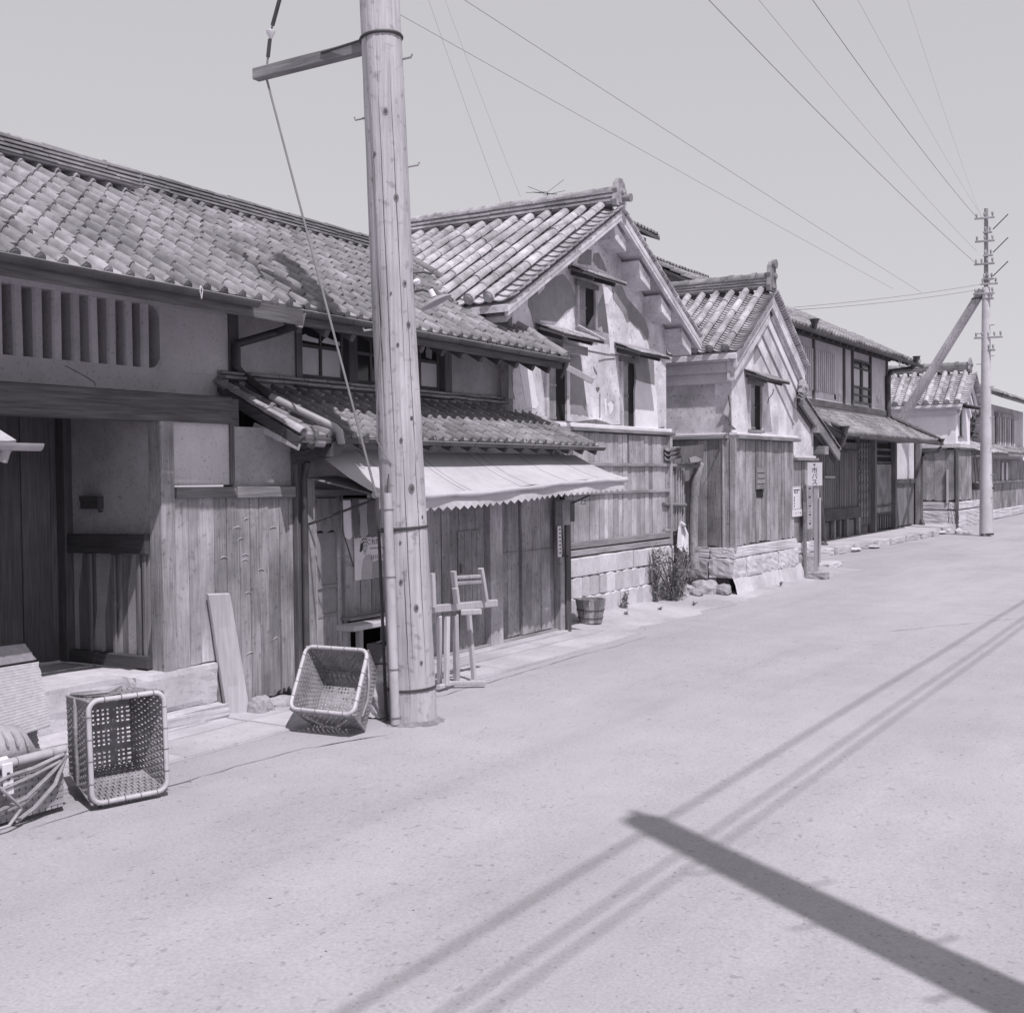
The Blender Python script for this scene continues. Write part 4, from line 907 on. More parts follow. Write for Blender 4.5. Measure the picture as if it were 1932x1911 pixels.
# street lamp on the far side of the pole
LMP = thing('street_lamp', 'pale enamel lamp shade on a curled iron bracket fixed to the wooden pole', 'street lamp', PB+pdir*2.97+pside*.15)
n_ = V((FW.x, FW.y, 0))
def onp(p, dd=0): r = ray(p); return CAM+r*((n_.dot(PB-CAM)+dd)/n_.dot(r))
tube('bracket', 'iron', LMP, [onp(c3(115, 965)), onp(c3(170, 945)), onp(c3(230, 932)), onp(c3(275, 950)), onp(c3(300, 990))], .010, 6)
tube('bracket', 'iron', LMP, [onp(c3(130, 800)), onp(c3(240, 790)), onp(c3(300, 800))], .007, 6); tube('bracket', 'iron', LMP, [onp(c3(140, 800)), onp(c3(150, 870)), onp(c3(148, 930))], .012, 6)
lc = onp(c3(340, 1040)); ld = (onp(c3(345, 1075))-onp(c3(300, 985))).normalized()
sh = [(0.01, .02), (.016, .045), (.026, .08), (.038, .108), (.05, .118)]
tube('lamp_shade', 'cloth_grey', LMP, [lc+ld*(z-.05) for z, r in sh], [r for z, r in sh], 18)
tube('lamp_socket', 'porcelain', LMP, [lc-ld*.1, lc-ld*.045], [.02, .024], 10)
tube('insulator', 'porcelain', LMP, [onp(c3(165, 850)), onp(c3(175, 870)), onp(c3(185, 895))], [.02, .034, .02], 10)

# ================================================================== baskets
def basket(name, label, bl, br, up, depth, inset, hgt, loc, group, gaps=True, rim=.0135):
    """open woven basket: rim rectangle bl-br-up, base panel inset behind it along depth"""
    T = thing(name, label, 'basket', loc, group)
    bl = V(bl); br = V(br); up = V(up).normalized(); d = V(depth); w = (br-bl).length; uu = (br-bl).normalized()
    def P(a, b, t):    # a across 0..1, b up 0..1, t depth 0..1
        ia, ib0, ib1 = inset
        aa = (a-.5)*(1-2*ia*t/w)+.5; bb = b*(1-(ib0+ib1)*t/hgt)+ib0*t/hgt
        bulge = 1
        return bl+uu*(aa*w)+up*(bb*hgt)+d*t
    rc = .055; pts = []
    for cx, cy, a0 in ((w-rc, rc, -90), (w-rc, hgt-rc, 0), (rc, hgt-rc, 90), (rc, rc, 180)):
        for k in range(5):
            a = R_(a0+k*22.5); pts.append(bl+uu*(cx+rc*math.cos(a))+up*(cy+rc*math.sin(a)))
    tube('rim', 'bamboo', T, pts, rim, 8, closed=True)
    dn = d.normalized()
    tube('inner_rim', 'weave', T, [p+dn*.022 for p in pts], rim*.55, 6, closed=True)
    for side in range(4):
        for k in (.2, .42, .63, .85):
            a, b = [(k, 0), (1, k), (k, 1), (0, k)][side]
            p = bl+uu*(a*w)+up*(b*hgt); ax = uu if side in (0, 2) else up
            if (side in (0, 2)): o1, o2 = up, dn
            else: o1, o2 = uu, dn
            tube('rim_node', 'bamboo_dark', T, [p+o1*math.cos(t)*rim*1.05+o2*math.sin(t)*rim*1.05 for t in [2*math.pi*i/10 for i in range(10)]], .0025, 4, closed=True)
    def ribbon(mb, fn, n, width, wdir, amp, ph, nrm, th=.0018):
        prev = None
        for i in range(n+1):
            t = i/n; p = fn(t)+nrm(t)*amp*math.cos(math.pi*i+ph); wv_ = wdir(t)*width/2
            cur = [p-wv_, p+wv_, p+wv_+nrm(t)*th, p-wv_+nrm(t)*th]
            if prev: mb.add(prev+cur, [(0, 1, 5, 4), (3, 2, 6, 7), (1, 2, 6, 5), (0, 4, 7, 3)])
            prev = cur
    # base panel: open check weave
    base = MB()
    def strips(L, seq):
        out = []; x = .012
        while x < L-.012:
            for wd_ in seq:
                out.append((x+wd_/2, wd_)); x += wd_+.018
                if x > L-.014: break
        return out
    sa = strips(w, (.015, .015, .015, .044)); sb = strips(hgt, (.014, .014, .014, .038))
    for i, (c_, wd_) in enumerate(sa): ribbon(base, lambda t, a=c_/w: P(a, t, 1), len(sb), wd_, lambda t: uu, .0022, math.pi*i, lambda t: -dn)
    for j, (c_, wd_) in enumerate(sb): ribbon(base, lambda t, b=c_/hgt: P(t, b, 1), len(sa), wd_, lambda t: up, .0022, math.pi*(j+1), lambda t: -dn)
    base.build('base_weave', 'weave', T)['kind'] = 'stuff'
    # four woven sides: thin stakes with weavers in bands
    for sd, (fa, ins, wdv, name_) in enumerate(((lambda t, q: P(t, 0, q), up, uu, 'lower_weave'), (lambda t, q: P(1, t, q), -uu, up, 'right_weave'), (lambda t, q: P(t, 1, q), -up, uu, 'upper_weave'), (lambda t, q: P(0, t, q), uu, up, 'left_weave'))):
        m_ = MB(); ns_ = 22 if sd in (0, 2) else 28
        for i in range(ns_):
            t0 = (i+.5)/ns_; ribbon(m_, lambda q, t0=t0: fa(t0, q), 8, .0125, lambda q: wdv, .002, math.pi*i, lambda q: ins)
        nw = 11
        for j in range(nw):
            q0 = (j+.5)/nw; wid = d.length/nw*(.86 if j not in (3, 7) else .6)
            ribbon(m_, lambda t, q0=q0: fa(t, q0), ns_, wid, lambda t: dn, .0032, math.pi*(j+1), lambda t: ins)
        m_.build(name_, 'weave', T)['kind'] = 'stuff'
    for a, b in ((0, 0), (1, 0), (1, 1), (0, 1)): tube('corner_stake', 'weave', T, [P(a, b, 0), P(a, b, 1)], .007, 6)
    return T, P
bl1 = gnd(cB(725, 1600)); br1 = gnd(cB(1275, 1490)); u1 = (br1-bl1).normalized(); bl1.z = br1.z = .02
n1 = V((0, 0, 1)).cross(u1)
B1, P1 = basket('bamboo_basket', 'woven bamboo basket standing on its side, open toward the road, near the entrance step', bl1-u1*.01, br1+u1*.01, V((-.03, 0, 1)), n1*.40+V((0, 0, .0)), (.03, .085, .03), .535, (bl1+br1)/2, 'open bamboo baskets')
tube('carrying_rope', 'rope', B1, [P1(.05, 1.02, .9), P1(.12, 1.05, .5), P1(.35, 1.06, .25), P1(.55, 1.09, .3)], .012, 6)
tube('carrying_rope', 'rope', B1, [P1(-.01, 1.0, .55), P1(-.03, .8, .5), P1(-.02, .5, .55), P1(-.03, .2, .5), P1(-.02, .02, .55)], .011, 6)
tube('carrying_rope', 'rope', B1, [P1(.03, 1.03, .8), P1(.1, 1.04, .42), P1(.33, 1.05, .18), P1(.5, 1.1, .22)], .01, 6)
bl2 = V((-5.38, 5.60, .155)); br2 = V((-4.875, 5.66, .155))
up2 = V((-.135, .33, .39)).normalized(); u2 = (br2-bl2).normalized(); n2 = up2.cross(u2).normalized()
if n2.y < 0: n2 = -n2
B2, P2 = basket('bamboo_basket', 'woven bamboo basket tilted back beside the pole foot with a frayed base', bl2, br2, up2, n2*.26+V((0, 0, 0)), (.045, .03, .03), .50, (bl2+br2)/2-V((0, 0, .14)), 'open bamboo baskets')
tube('carrying_rope', 'rope', B2, [P2(1.02, .85, .1), P2(1.06, .6, .3), P2(1.08, .35, .4), P2(1.03, .1, .5)], .008, 6)
tube('carrying_rope', 'rope', B2, [P2(.15, -.02, .3), P2(.4, -.10, .55), P2(.6, -.10, .6), P2(.85, -.02, .3)], .009, 6)
# packed basket at the edge of the picture
PKX = -5.15
PK = thing('packed_basket', 'roped bamboo basket with straw bundle and leather straps beside the open basket', 'basket', (-5.3, 3.25, 0))
top = onx((100, 1418), PKX).z
pkz = top-.02
for (x0, x1, y0, y1) in ((PKX-.012, PKX, 2.75, 3.69), (PKX-.37, PKX-.36, 2.75, 3.69)):
    m_ = MB()
    for i in range(26): m_.box(x0, x1, y0+(y1-y0)*i/26+.003, y0+(y1-y0)*(i+1)/26-.003, .012, pkz)
    for j in range(8): m_.box(x0-.003, x1+.003, y0, y1, .03+j*.033, .03+j*.033+.02)
    m_.build('side_weave', 'weave', PK)['kind'] = 'stuff'
for y in (2.75, 3.68):
    m_ = MB()
    for i in range(10): m_.box(PKX-.36+.036*i, PKX-.33+.036*i, y, y+.01, .012, pkz)
    for j in range(8): m_.box(PKX-.36, PKX-.012, y-.002, y+.012, .03+j*.033, .05+j*.033)
    m_.build('end_weave', 'weave', PK)['kind'] = 'stuff'
tube('rim', 'bamboo', PK, [(PKX, 2.7, top-.02), (PKX, 3.3, top-.006), (PKX, 3.70, top)], .024, 10)
tube('rim', 'bamboo', PK, [(PKX-.365, 2.7, top), (PKX-.365, 3.70, top)], .02, 10)
for y in (3.1, 3.42, 3.62): tube('rim_node', 'bamboo_dark', PK, [V((PKX, y, top-.006))+V((math.cos(a)*.0255, 0, math.sin(a)*.0255)) for a in [2*math.pi*i/12 for i in range(12)]], .0025, 4, closed=True)
tube('straw_bundle', 'straw', PK, [(PKX-.18, 2.7, top+.03), (PKX-.18, 3.3, top+.05), (PKX-.17, 3.52, top+.02), (PKX-.16, 3.62, top-.04)], [.14, .14, .12, .04], 12)
for k in range(5):
    y = 3.3+k*.055; tube('bundle_rope', 'rope', PK, [V((PKX-.18+math.cos(a)*.145, y, top+.045-.02*k*.5+math.sin(a)*.13)) for a in [math.pi*(.1+.8*i/8) for i in range(9)]], .008, 5)
def hang(pts, r=.011): tube('rope', 'rope', PK, [V((PKX+.02+dx, y, z)) for dx, y, z in pts], r, 6)
hang([(.0, 3.70, top-.03), (.01, 3.6, top-.1), (.015, 3.45, top-.19), (.01, 3.3, top-.22)]); hang([(0, 3.69, top-.04), (.012, 3.62, top-.16), (.012, 3.5, top-.25), (.0, 3.4, top-.3)])
hang([(0, 3.68, top-.02), (.012, 3.5, top-.05), (.012, 3.36, top-.06), (.01, 3.2, top-.1)]); hang([(0, 3.66, top-.05), (.014, 3.48, top-.09), (.014, 3.3, top-.12), (.01, 3.15, top-.13)])
hang([(.01, 3.15, top+.0), (.03, 3.3, top-.1), (.05, 3.38, top-.2), (.05, 3.4, .08), (.05, 3.33, .012), (.05, 3.2, .01), (.04, 3.1, .03)], .009)
for y in (3.2, 3.33):
    MB().prism([V((PKX-.02, y, top+.03)), V((PKX+.028, y, top-.0)), V((PKX+.034, y, top-.15)), V((PKX+.028, y, top-.155)), V((PKX+.02, y, top-.01)), V((PKX-.02, y, top+.022))], (0, .055, 0)).build('strap', 'cloth_white', PK)
    for q_ in range(3): box('strap_hole', 'ink', PK, PKX+.0335, PKX+.036, y+.02, y+.035, top-.05-.03*q_, top-.04-.03*q_)
# ribbed straw mat propped behind the packed basket
SM = thing('straw_mat', 'folded ribbed straw mat propped up behind the roped basket', 'mat', (-5.7, 3.4, 0))
def mat_sheet(c, name):
    a, b, c_, d_ = [V(p) for p in c]; n = 46; vs = []; fs = []
    nn = (b-a).cross(d_-a).normalized()
    for i in range(n+1):
        t = i/n; p = a.lerp(d_, t)+nn*.004*math.sin(i*math.pi); q_ = b.lerp(c_, t)
        h_ = nn*(.0035 if i % 2 else -.0005); e_ = (q_-p).normalized()*rnd(-.004, .006); vs += [p+h_, q_+h_+e_, p+h_-nn*.008, q_+h_-nn*.008+e_]
    for i in range(n): k = i*4; fs += [(k, k+1, k+5, k+4), (k+2, k+6, k+7, k+3), (k+1, k+3, k+7, k+5), (k, k+4, k+6, k+2)]
    MB().add(vs, fs).build(name, 'straw', SM)
mx = -5.62
e0 = onx((96, 1368), mx); e1 = onx((72, 1248), mx-.28); e2 = onx((48, 1218), mx-.3)
mat_sheet([V((mx, 2.7, e0.z-.13)), e0, e1, V((mx-.28, 2.65, e1.z+.0))], 'mat_face')
mat_sheet([V((mx-.28, 2.65, e1.z+.012)), onx((68, 1244), mx-.28)+V((0, 0, .0)), onx((46, 1214), mx-.36), V((mx-.36, 2.6, e2.z+.04))], 'mat_fold')
mat_sheet([V((mx-.12, 2.7, .0)), V((mx-.12, e0.y+.02, .0)), V((mx-.10, e0.y-.02, e0.z-.03)), V((mx-.1, 2.7, e0.z-.16))], 'mat_under')

# ================================================================== storehouses (ridge square to the street, plastered gable toward it)
def gable_house(T, X, Y0, Y1, xback, z_led, z_eave, ovl, ovr, ridge_z, verge, wall_mt, roof_mt, covers_x0, pitch, cov_r, cov_seg, pan_expo, nrows, barge_t=.13):
    """shell + roof of a storehouse; left slope gets single tiles, the hidden right slope one joined mesh"""
    ym = (Y0+Y1)/2; yl = Y0-ovl; yr = Y1+ovr
    sl = (ridge_z-z_eave)/(ym-yl)
    zw = z_eave+sl*ovl-.16
    zt = ridge_z-.16
    # gable wall, side walls
    MB().prism([V((X, Y0, z_led)), V((X, Y1, z_led)), V((X, Y1, zw)), V((X, ym, zt)), V((X, Y0, zw))], (-.25, 0, 0)).build('gable_wall', wall_mt, T)
    box('side_wall', wall_mt, T, xback, X-.251, Y0, Y0+.25, 0, zw); box('side_wall', wall_mt, T, xback, X-.251, Y1-.25, Y1, 0, zw)
    box('lower_wall', 'mud', T, X-.25, X-.05, Y0, Y1, 0, z_led)
    xv = X+verge
    # roof slabs
    for (ya, za), (yb, zb) in (((yl, z_eave), (ym, ridge_z)), ((ym, ridge_z), (yr, ridge_z-sl*(yr-ym)))):
        dn = V((0, 0, -.07)); a = V((xv-.01, ya, za-.05)); b = V((xv-.01, yb, zb-.05)); c = V((xback, yb, zb-.05)); d = V((xback, ya, za-.05))
        MB().hexa([a+dn, b+dn, c+dn, d+dn, a, b, c, d]).build('roof_deck', wall_mt, T)
    # plaster barge bands under the verge
    for ya, yb in ((yl+.02, ym), (ym, yr-.02)):
        za = ridge_z-sl*abs(ym-ya)-.06; zb = ridge_z-sl*abs(ym-yb)-.06
        MB().prism([V((xv-.06, ya, za-barge_t-.04)), V((xv-.06, yb, zb-barge_t-.04)), V((xv-.06, yb, zb)), V((xv-.06, ya, za))], (.045, 0, 0)).build('barge_band', wall_mt, T)
    # left slope tiles
    s = V((0, ym-yl, ridge_z-z_eave)); L = s.length-.06; nrm = V((0, -(ridge_z-z_eave), ym-yl)).normalized()
    for k in range(nrows):
        x = covers_x0-k*pitch
        cover_row(T, 'cover_tile', V((x, yl-.02, z_eave+.045)), s, nrm, L, cov_r, cov_seg, roof_mt)
        pan_row(T, V((x-pitch/2, yl, z_eave+.0)), s, nrm, L, pitch*.86, pan_expo, roof_mt)
    pan_row(T, V((covers_x0+pitch*.53, yl, z_eave)), s, nrm, L, pitch*1.08, pan_expo, roof_mt)
    # right slope
    s2 = V((0, ym-yr, sl*(yr-ym))); n2 = V((0, sl, 1)).normalized(); R = MB(); L2 = s2.length-.06
    for k in range(-1, nrows):
        x = covers_x0-k*pitch; p = V((x, yr, ridge_z-sl*(yr-ym)))
        if k >= 0: R.half(p+n2*.045, p+n2*.045+s2.normalized()*L2, n2, cov_r, .014, 8, down=False)
        if k < 3: pan_row(T, p+V((-pitch/2, 0, 0)), s2, n2, L2, pitch*.88, pan_expo, roof_mt, into=R)
    R.build('right_slope_tiles', roof_mt, T, True)['kind'] = 'stuff'
    return ym, yl, yr, sl, zw

# ---- first storehouse, with three small windows
K1 = thing('storehouse', 'peeling plaster storehouse with patched gable, three small hooded windows and board siding', 'storehouse', (-6.6, 12.25, 0))
KX = -6.6
ym1, yl1, yr1, sl1, zw1 = gable_house(K1, KX, 10.34, 14.2, -9.6, 2.25, 3.48, .60, .46, 4.90, .34, 'plaster_white', 'tile_pale', -6.49, .245, .062, .29, .145, 13, barge_t=.07)
ridge(K1, (-6.33, ym1, 4.93), (-9.6, ym1, 4.96), .16, .26, 3, 'tile_pale', .075, .3)
oni(K1, (-6.33, ym1, 4.90), .24, .33, 'tile_pale'); tube('ridge_tube', 'tile', K1, [(-6.3, ym1, 5.0), (-6.14, ym1, 4.985)], [.035, .05], 10)
# plastered purlin ends below the verge
for side, ts in ((1, (.12, .40, .66, .93)), (-1, (.42, .72, .97))):
    for t in ts:
        yy = ym1+side*(yr1-ym1 if side > 0 else ym1-yl1)*t; zz = 4.90-sl1*abs(yy-ym1)-.17
        a = yy-side*.02; b = yy-side*.30
        sz = 1.0 if side > 0 else .5
        MB().prism([V((KX-.02, a, zz-.02)), V((KX-.02, a, zz-.16*sz)), V((KX-.02, yy-side*.30*sz, zz-.10*sz+sl1*.1)), V((KX-.02, yy-side*.34*sz, zz+sl1*.30*sz))], (.27, 0, 0)).build('purlin_end', 'plaster_white', K1)
MB().prism([V((KX-.02, ym1-.12, 4.62)), V((KX-.02, ym1+.12, 4.62)), V((KX-.02, ym1+.06, 4.73)), V((KX-.02, ym1-.06, 4.73))], (.26, 0, 0)).build('purlin_end', 'plaster_white', K1)
# repaired and fallen plaster, each patch with its own outline
def patch(mt, crop_, pts, th=.004, X=KX): wallpoly('plaster_patch', mt, K1, [onx(crop_(*p), X) for p in pts], th)
patch('plaster_patch', c3, [(1090, 1010), (1130, 920), (1210, 865), (1370, 805), (1425, 870), (1480, 1000), (1482, 1055), (1400, 1105), (1320, 1195), (1180, 1180), (1190, 1260), (1140, 1265), (1110, 1130), (1085, 1060)])
patch('plaster_patch', c3, [(1460, 650), (1520, 600), (1605, 610), (1600, 735), (1500, 720)]); patch('plaster_patch', c3, [(1620, 640), (1660, 630), (1700, 700), (1730, 790), (1660, 760), (1615, 700)])
patch('plaster_patch', c3, [(1560, 1250), (1640, 1100), (1660, 1060), (1700, 960), (1720, 1080), (1745, 1290), (1700, 1280), (1690, 1230), (1650, 1250), (1640, 1290)])
patch('plaster_patch', c4, [(90, 890), (180, 900), (220, 1000), (310, 1100), (370, 1180), (400, 1280), (395, 1340), (360, 1340), (320, 1260), (250, 1190), (220, 1200), (190, 1120), (110, 1010)])
patch('plaster_patch', cK, [(185, 430), (320, 440), (345, 650), (370, 850), (420, 1240), (350, 1210), (310, 1225), (270, 1200), (190, 1200)])
patch('plaster_patch', c3, [(925, 1440), (1000, 1520), (980, 1570), (950, 1600), (950, 1700), (980, 1830), (925, 1820)])
patch('plaster_bright', cK, [(705, 200), (760, 210), (800, 330), (800, 430), (705, 410)]); patch('plaster_bright', c3, [(1000, 1480), (1060, 1560), (1110, 1580), (1170, 1870), (1150, 1905), (1070, 1890)])
patch('plaster_bright', c3, [(1700, 920), (1760, 900), (1780, 960), (1740, 1050), (1710, 1050)]); patch('plaster_bright', cK, [(670, 1080), (710, 1040), (750, 1080), (745, 1150), (720, 1200), (700, 1210), (690, 1120)], .003)
patch('plaster_bright', cK, [(630, 1000), (660, 1000), (665, 1220), (645, 1225)], .003)
patch('mud', cK, [(200, 1320), (400, 1285), (520, 1275), (650, 1310), (720, 1345), (840, 1345), (838, 1365), (740, 1362), (660, 1355), (400, 1320), (250, 1335)], .005)
patch('mud', cK, [(485, 580), (505, 600), (540, 685), (525, 692), (500, 640)], .004); patch('mud', cK, [(520, 860), (560, 850), (570, 880), (545, 920), (530, 900)], .004); patch('mud', cK, [(1330, 1385), (1415, 1370), (1410, 1410), (1340, 1415)], .005)
# crack across the wall
for a, b in (((420, 378), (560, 405)), ((560, 405), (690, 430)), ((690, 430), (800, 432)), ((560, 512), (640, 490)), ((640, 490), (770, 480)), ((575, 950), (575, 1250))):
    pa, pb = onx(cK(*a), KX+.003), onx(cK(*b), KX+.003); bar('crack', 'mud', K1, pa, pb, .006, .014, up=(0, 0, 1), ch=0)
# white reed board / lime sheet hung beside the right window
patch('plaster_bright', cK, [(1040, 760), (1280, 830), (1300, 900), (1330, 1440), (1030, 1420), (1022, 900)], .012, KX+.02)
patch('plaster_patch', cK, [(1018, 450), (1270, 495), (1280, 828), (1160, 800), (1045, 762), (1030, 640)], .012, KX+.02)
def hood_window(T, X, y0, y1, z0, z1, hy0, hy1, hz, reveal_mt, shutter=True, depth=.16, out=.34, drop=.10, skew=.12, hood_mt='tile', label=None):
    """small deep window with timber frame and a little lean-to hood"""
    w_ = box('window', 'interior', T, X-.05, X+.001, y0, y1, z0, z1)
    box('reveal', reveal_mt, w_, X, X+.03, y0-.05, y0, z0, z1+.05); box('reveal', reveal_mt, w_, X, X+.03, y1, y1+.05, z0, z1+.05)
    box('lintel', 'wood_y', w_, X, X+.04, y0-.07, y1+.07, z1, z1+.06); box('sill', 'wood_y', w_, X, X+.06, y0-.06, y1+.06, z0-.045, z0)
    ym = y0+(y1-y0)*.42
    sh_ = box('shutter', 'wood_z', w_, X+.002, X+.016, y0+.005, ym, z0, z1)
    for z in (z0+.03, (z0+z1)/2, z1-.03): box('shutter_rail', 'wood_y', w_, X+.0162, X+.026, y0+.006, ym-.002, z-.014, z+.014)
    for k, y in enumerate((hy0+.08, hy1-.2)): bar('bracket', 'dark_x', T, (X-.02, y, hz-.06), (X+out-.05, y, hz-.06-drop*.8), .035, .05)
    hd_ = MB().hexa([V((X+out, hy0, hz-drop-.03)), V((X-.0, hy0, hz-.03)), V((X-.0, hy1, hz-.03)), V((X+out, hy1, hz-drop-.03)), V((X+out, hy0, hz-drop)), V((X, hy0, hz)), V((X, hy1, hz)), V((X+out, hy1, hz-drop))]).build('hood', 'dark_y', T)
    n = max(4, int((hy1-hy0)/.13)); wq = (hy1-hy0)/n
    for i in range(n):
        y = hy0+i*wq
        for t0, t1 in ((0, .52), (.48, 1.04)):
            lift = .004 if t0 == 0 else .0; up_ = .022 if t0 == 0 else .008
            z0_ = hz-drop*t0+up_+rnd(0, .004); z1_ = hz-drop*t1+up_-.004+rnd(0, .004)
            MB().hexa([V((X+out*t0, y+.003, z0_)), V((X+out*t1, y+.003, z1_)), V((X+out*t1, y+wq-.003, z1_)), V((X+out*t0, y+wq-.003, z0_)), V((X+out*t0, y+.003, z0_+.014)), V((X+out*t1, y+.003, z1_+.014)), V((X+out*t1, y+wq-.003, z1_+.014)), V((X+out*t0, y+wq-.003, z0_+.014))]).build('hood_tile', hood_mt, hd_)
    return w_
hood_window(K1, KX, 11.77, 12.16, 3.43, 3.92, 11.55, 12.36, 4.12, 'plaster_white', out=.34, drop=.13, hood_mt='tile_pale')
hood_window(K1, KX, 11.05, 11.45, 2.32, 3.12, 10.8, 11.75, 3.36, 'plaster_white', out=.36, drop=.12, hood_mt='tile_pale')
hood_window(K1, KX, 12.88, 13.24, 2.27, 3.12, 12.68, 13.55, 3.32, 'plaster_white', out=.36, drop=.12, hood_mt='tile_pale')
tube('loose_pole', 'new_wood', K1, [onx(c3(1495, 1225), KX+.25), onx(c3(1715, 1345), KX+.4)], .016, 6)
lb0 = onx(c3(1340, 1535), KX+.1); lb1 = onx(c3(1615, 1680), KX+.45)
bar('loose_bracket', 'new_wood', K1, lb0, lb1, .06, .07); 
bar('loose_bracket', 'wood_y', K1, onx(c3(1365, 1395), KX+.2), onx(c3(1570, 1440), KX+.2), .02, .1)
# ledge, board siding with three rails, block footing
bar('ledge', 'wood_y', K1, (KX+.03, 10.5, 2.235), (KX+.03, 14.28, 2.245), .14, .045); bar('ledge_mortar', 'plaster_bright', K1, (KX+.03, 10.5, 2.28), (KX+.03, 14.24, 2.285), .07, .05)
box('siding_backing', 'dark_z', K1, KX-.06, KX-.005, 10.66, 14.2, .72, 2.22)
planks(K1, 'wood_light_z', (KX+.03, 10.70, 0), (0, 1, 0), (1, 0, 0), 3.5, .86, 2.21, .125, name='siding_board', th=.022, jag=.03, jz=.006)
planks(K1, 'wood_z', (KX+.05, 12.98, 0), (0, 1, 0), (1, 0, 0), .42, 1.83, 2.205, .1, name='siding_board', th=.018, jag=.02)
bar('siding_post', 'wood_light_z', K1, (KX+.04, 14.19, .75), (KX+.04, 14.19, 2.22), .07, .08, up=(1, 0, 0))
for z, w, y0 in ((1.825, .045, 11.2), (1.485, .04, 11.2), (.885, .08, 11.0)): bar('siding_rail', 'wood_y', K1, (KX+.055, y0, z+rnd(-.01, .01)), (KX+.055, 14.24, z+rnd(-.01, .01)), .03, w)
bar('ground_sill', 'wood_y', K1, (KX+.02, 10.7, .79), (KX+.02, 14.2, .79), .1, .07)
rows = ((.0, .27), (.27, .51), (.51, .745)); rr = random.Random(3)
box('footing_core', 'mud', K1, KX-.3, KX+.06, 10.7, 14.2, 0, .742)
off_prev = 0
for ri, (z0, z1) in enumerate(rows):
    y = 10.7-.1*ri
    while y < 14.18:
        w = rr.uniform(.17, .25) if ri < 2 else rr.uniform(.3, .5); y2 = min(14.2, y+w)
        if 14.2-y2 < .12: y2 = 14.2
        ya = max(10.7, y)+.004; yb = y2-.004; zb0 = max(0, z0)+.004; zt = z1-.004; pk = .02 if ri < 2 else 0; ym = (ya+yb)/2
        xo = KX+.085+rr.uniform(-.008, .012)+(.02 if ri == 0 else 0)
        poly = [V((xo, ya, zb0+rr.uniform(0, .01))), V((xo, ym, zb0-pk*.6+rr.uniform(0, .01))), V((xo, yb, zb0+rr.uniform(0, .01))), V((xo, yb, zt-rr.uniform(0, .012))), V((xo, ym, zt+pk-rr.uniform(0, .01))), V((xo, ya, zt-rr.uniform(0, .012)))]
        mb = MB(); back = [p+V((-.16, 0, 0)) for p in poly]; ctr = sum(poly, V((0, 0, 0)))/6; inner = [p.lerp(ctr, .08)+V((.014, 0, 0)) for p in poly]
        nn = 6; mb.add(back+poly+inner, [(i, (i+1) % nn, nn+(i+1) % nn, nn+i) for i in range(nn)]+[(nn+i, nn+(i+1) % nn, 2*nn+(i+1) % nn, 2*nn+i) for i in range(nn)]+[tuple(range(2*nn, 3*nn)), tuple(range(nn-1, -1, -1))])
        mb.build('footing_stone', 'stone_pale', K1); y = y2
# ---- roofs glimpsed behind the first storehouse
for nm, lab, x, p0, p1, hh in (('rear_roof', 'tiled roof end with dark underside showing behind the storehouse gable', -9.8, c4(280, 385), c4(490, 490), .16), ('rear_roof', 'long low tiled roof showing between the two storehouses', -10.5, c4(440, 665), c4(905, 840), .5)):
    T = thing(nm, lab, 'roof', onx(p0, x)-V((0, 0, 3)))
    a = onx(p0, x); b = onx(p1, x); d = (b-a); n = max(8, int(d.length/.16))
    MB().hexa([a+V((0, 0, -.1)), b+V((0, 0, -.1)), b+V((-1.6, 0, .55)), a+V((-1.6, 0, .55)), a+V((0, 0, -.03)), b+V((0, 0, -.03)), b+V((-1.6, 0, .62)), a+V((-1.6, 0, .62))]).build('roof_deck', 'dark_y', T)
    TT = s_tile(d.length/n, .3, mt='tile', roll=.04)
    tile_field(T, 'roof_tile', a, d, V((-1, 0, .41)), n, 5, d.length/n, .26, TT, None, 300, None, 1)
    MB().hexa([a+V((-.3, .0, -3.2)), b+V((-.3, 0, -3.2)), b+V((-.6, 0, -3.2)), a+V((-.6, 0, -3.2)), a+V((-.3, 0, -.02)), b+V((-.3, 0, -.02)), b+V((-.6, 0, .1)), a+V((-.6, 0, .1))]).build('wall', 'plaster_tan', T)
# television aerial
TVX = -9.3
TV = thing('tv_aerial', 'thin television aerial standing behind the storehouse ridge', 'aerial', onx(c3(1245, 150), TVX)-V((0, 0, 1.2)))
ta = onx(c3(1245, 150), TVX); tube('mast', 'wire', TV, [ta-V((0, 0, 1.2)), ta+V((0, 0, .02))], .008, 6); tube('boom', 'wire', TV, [onx(c3(1130, 138), TVX), onx(c3(1325, 155), TVX)], .007, 6)
for a, b in (((1085, 92), (1240, 150)), ((1380, 35), (1230, 150)), ((1070, 142), (1240, 135)), ((1390, 125), (1210, 165))): tube('element', 'wire', TV, [onx(c3(*a), TVX), onx(c3(*b), TVX)], .004, 5)

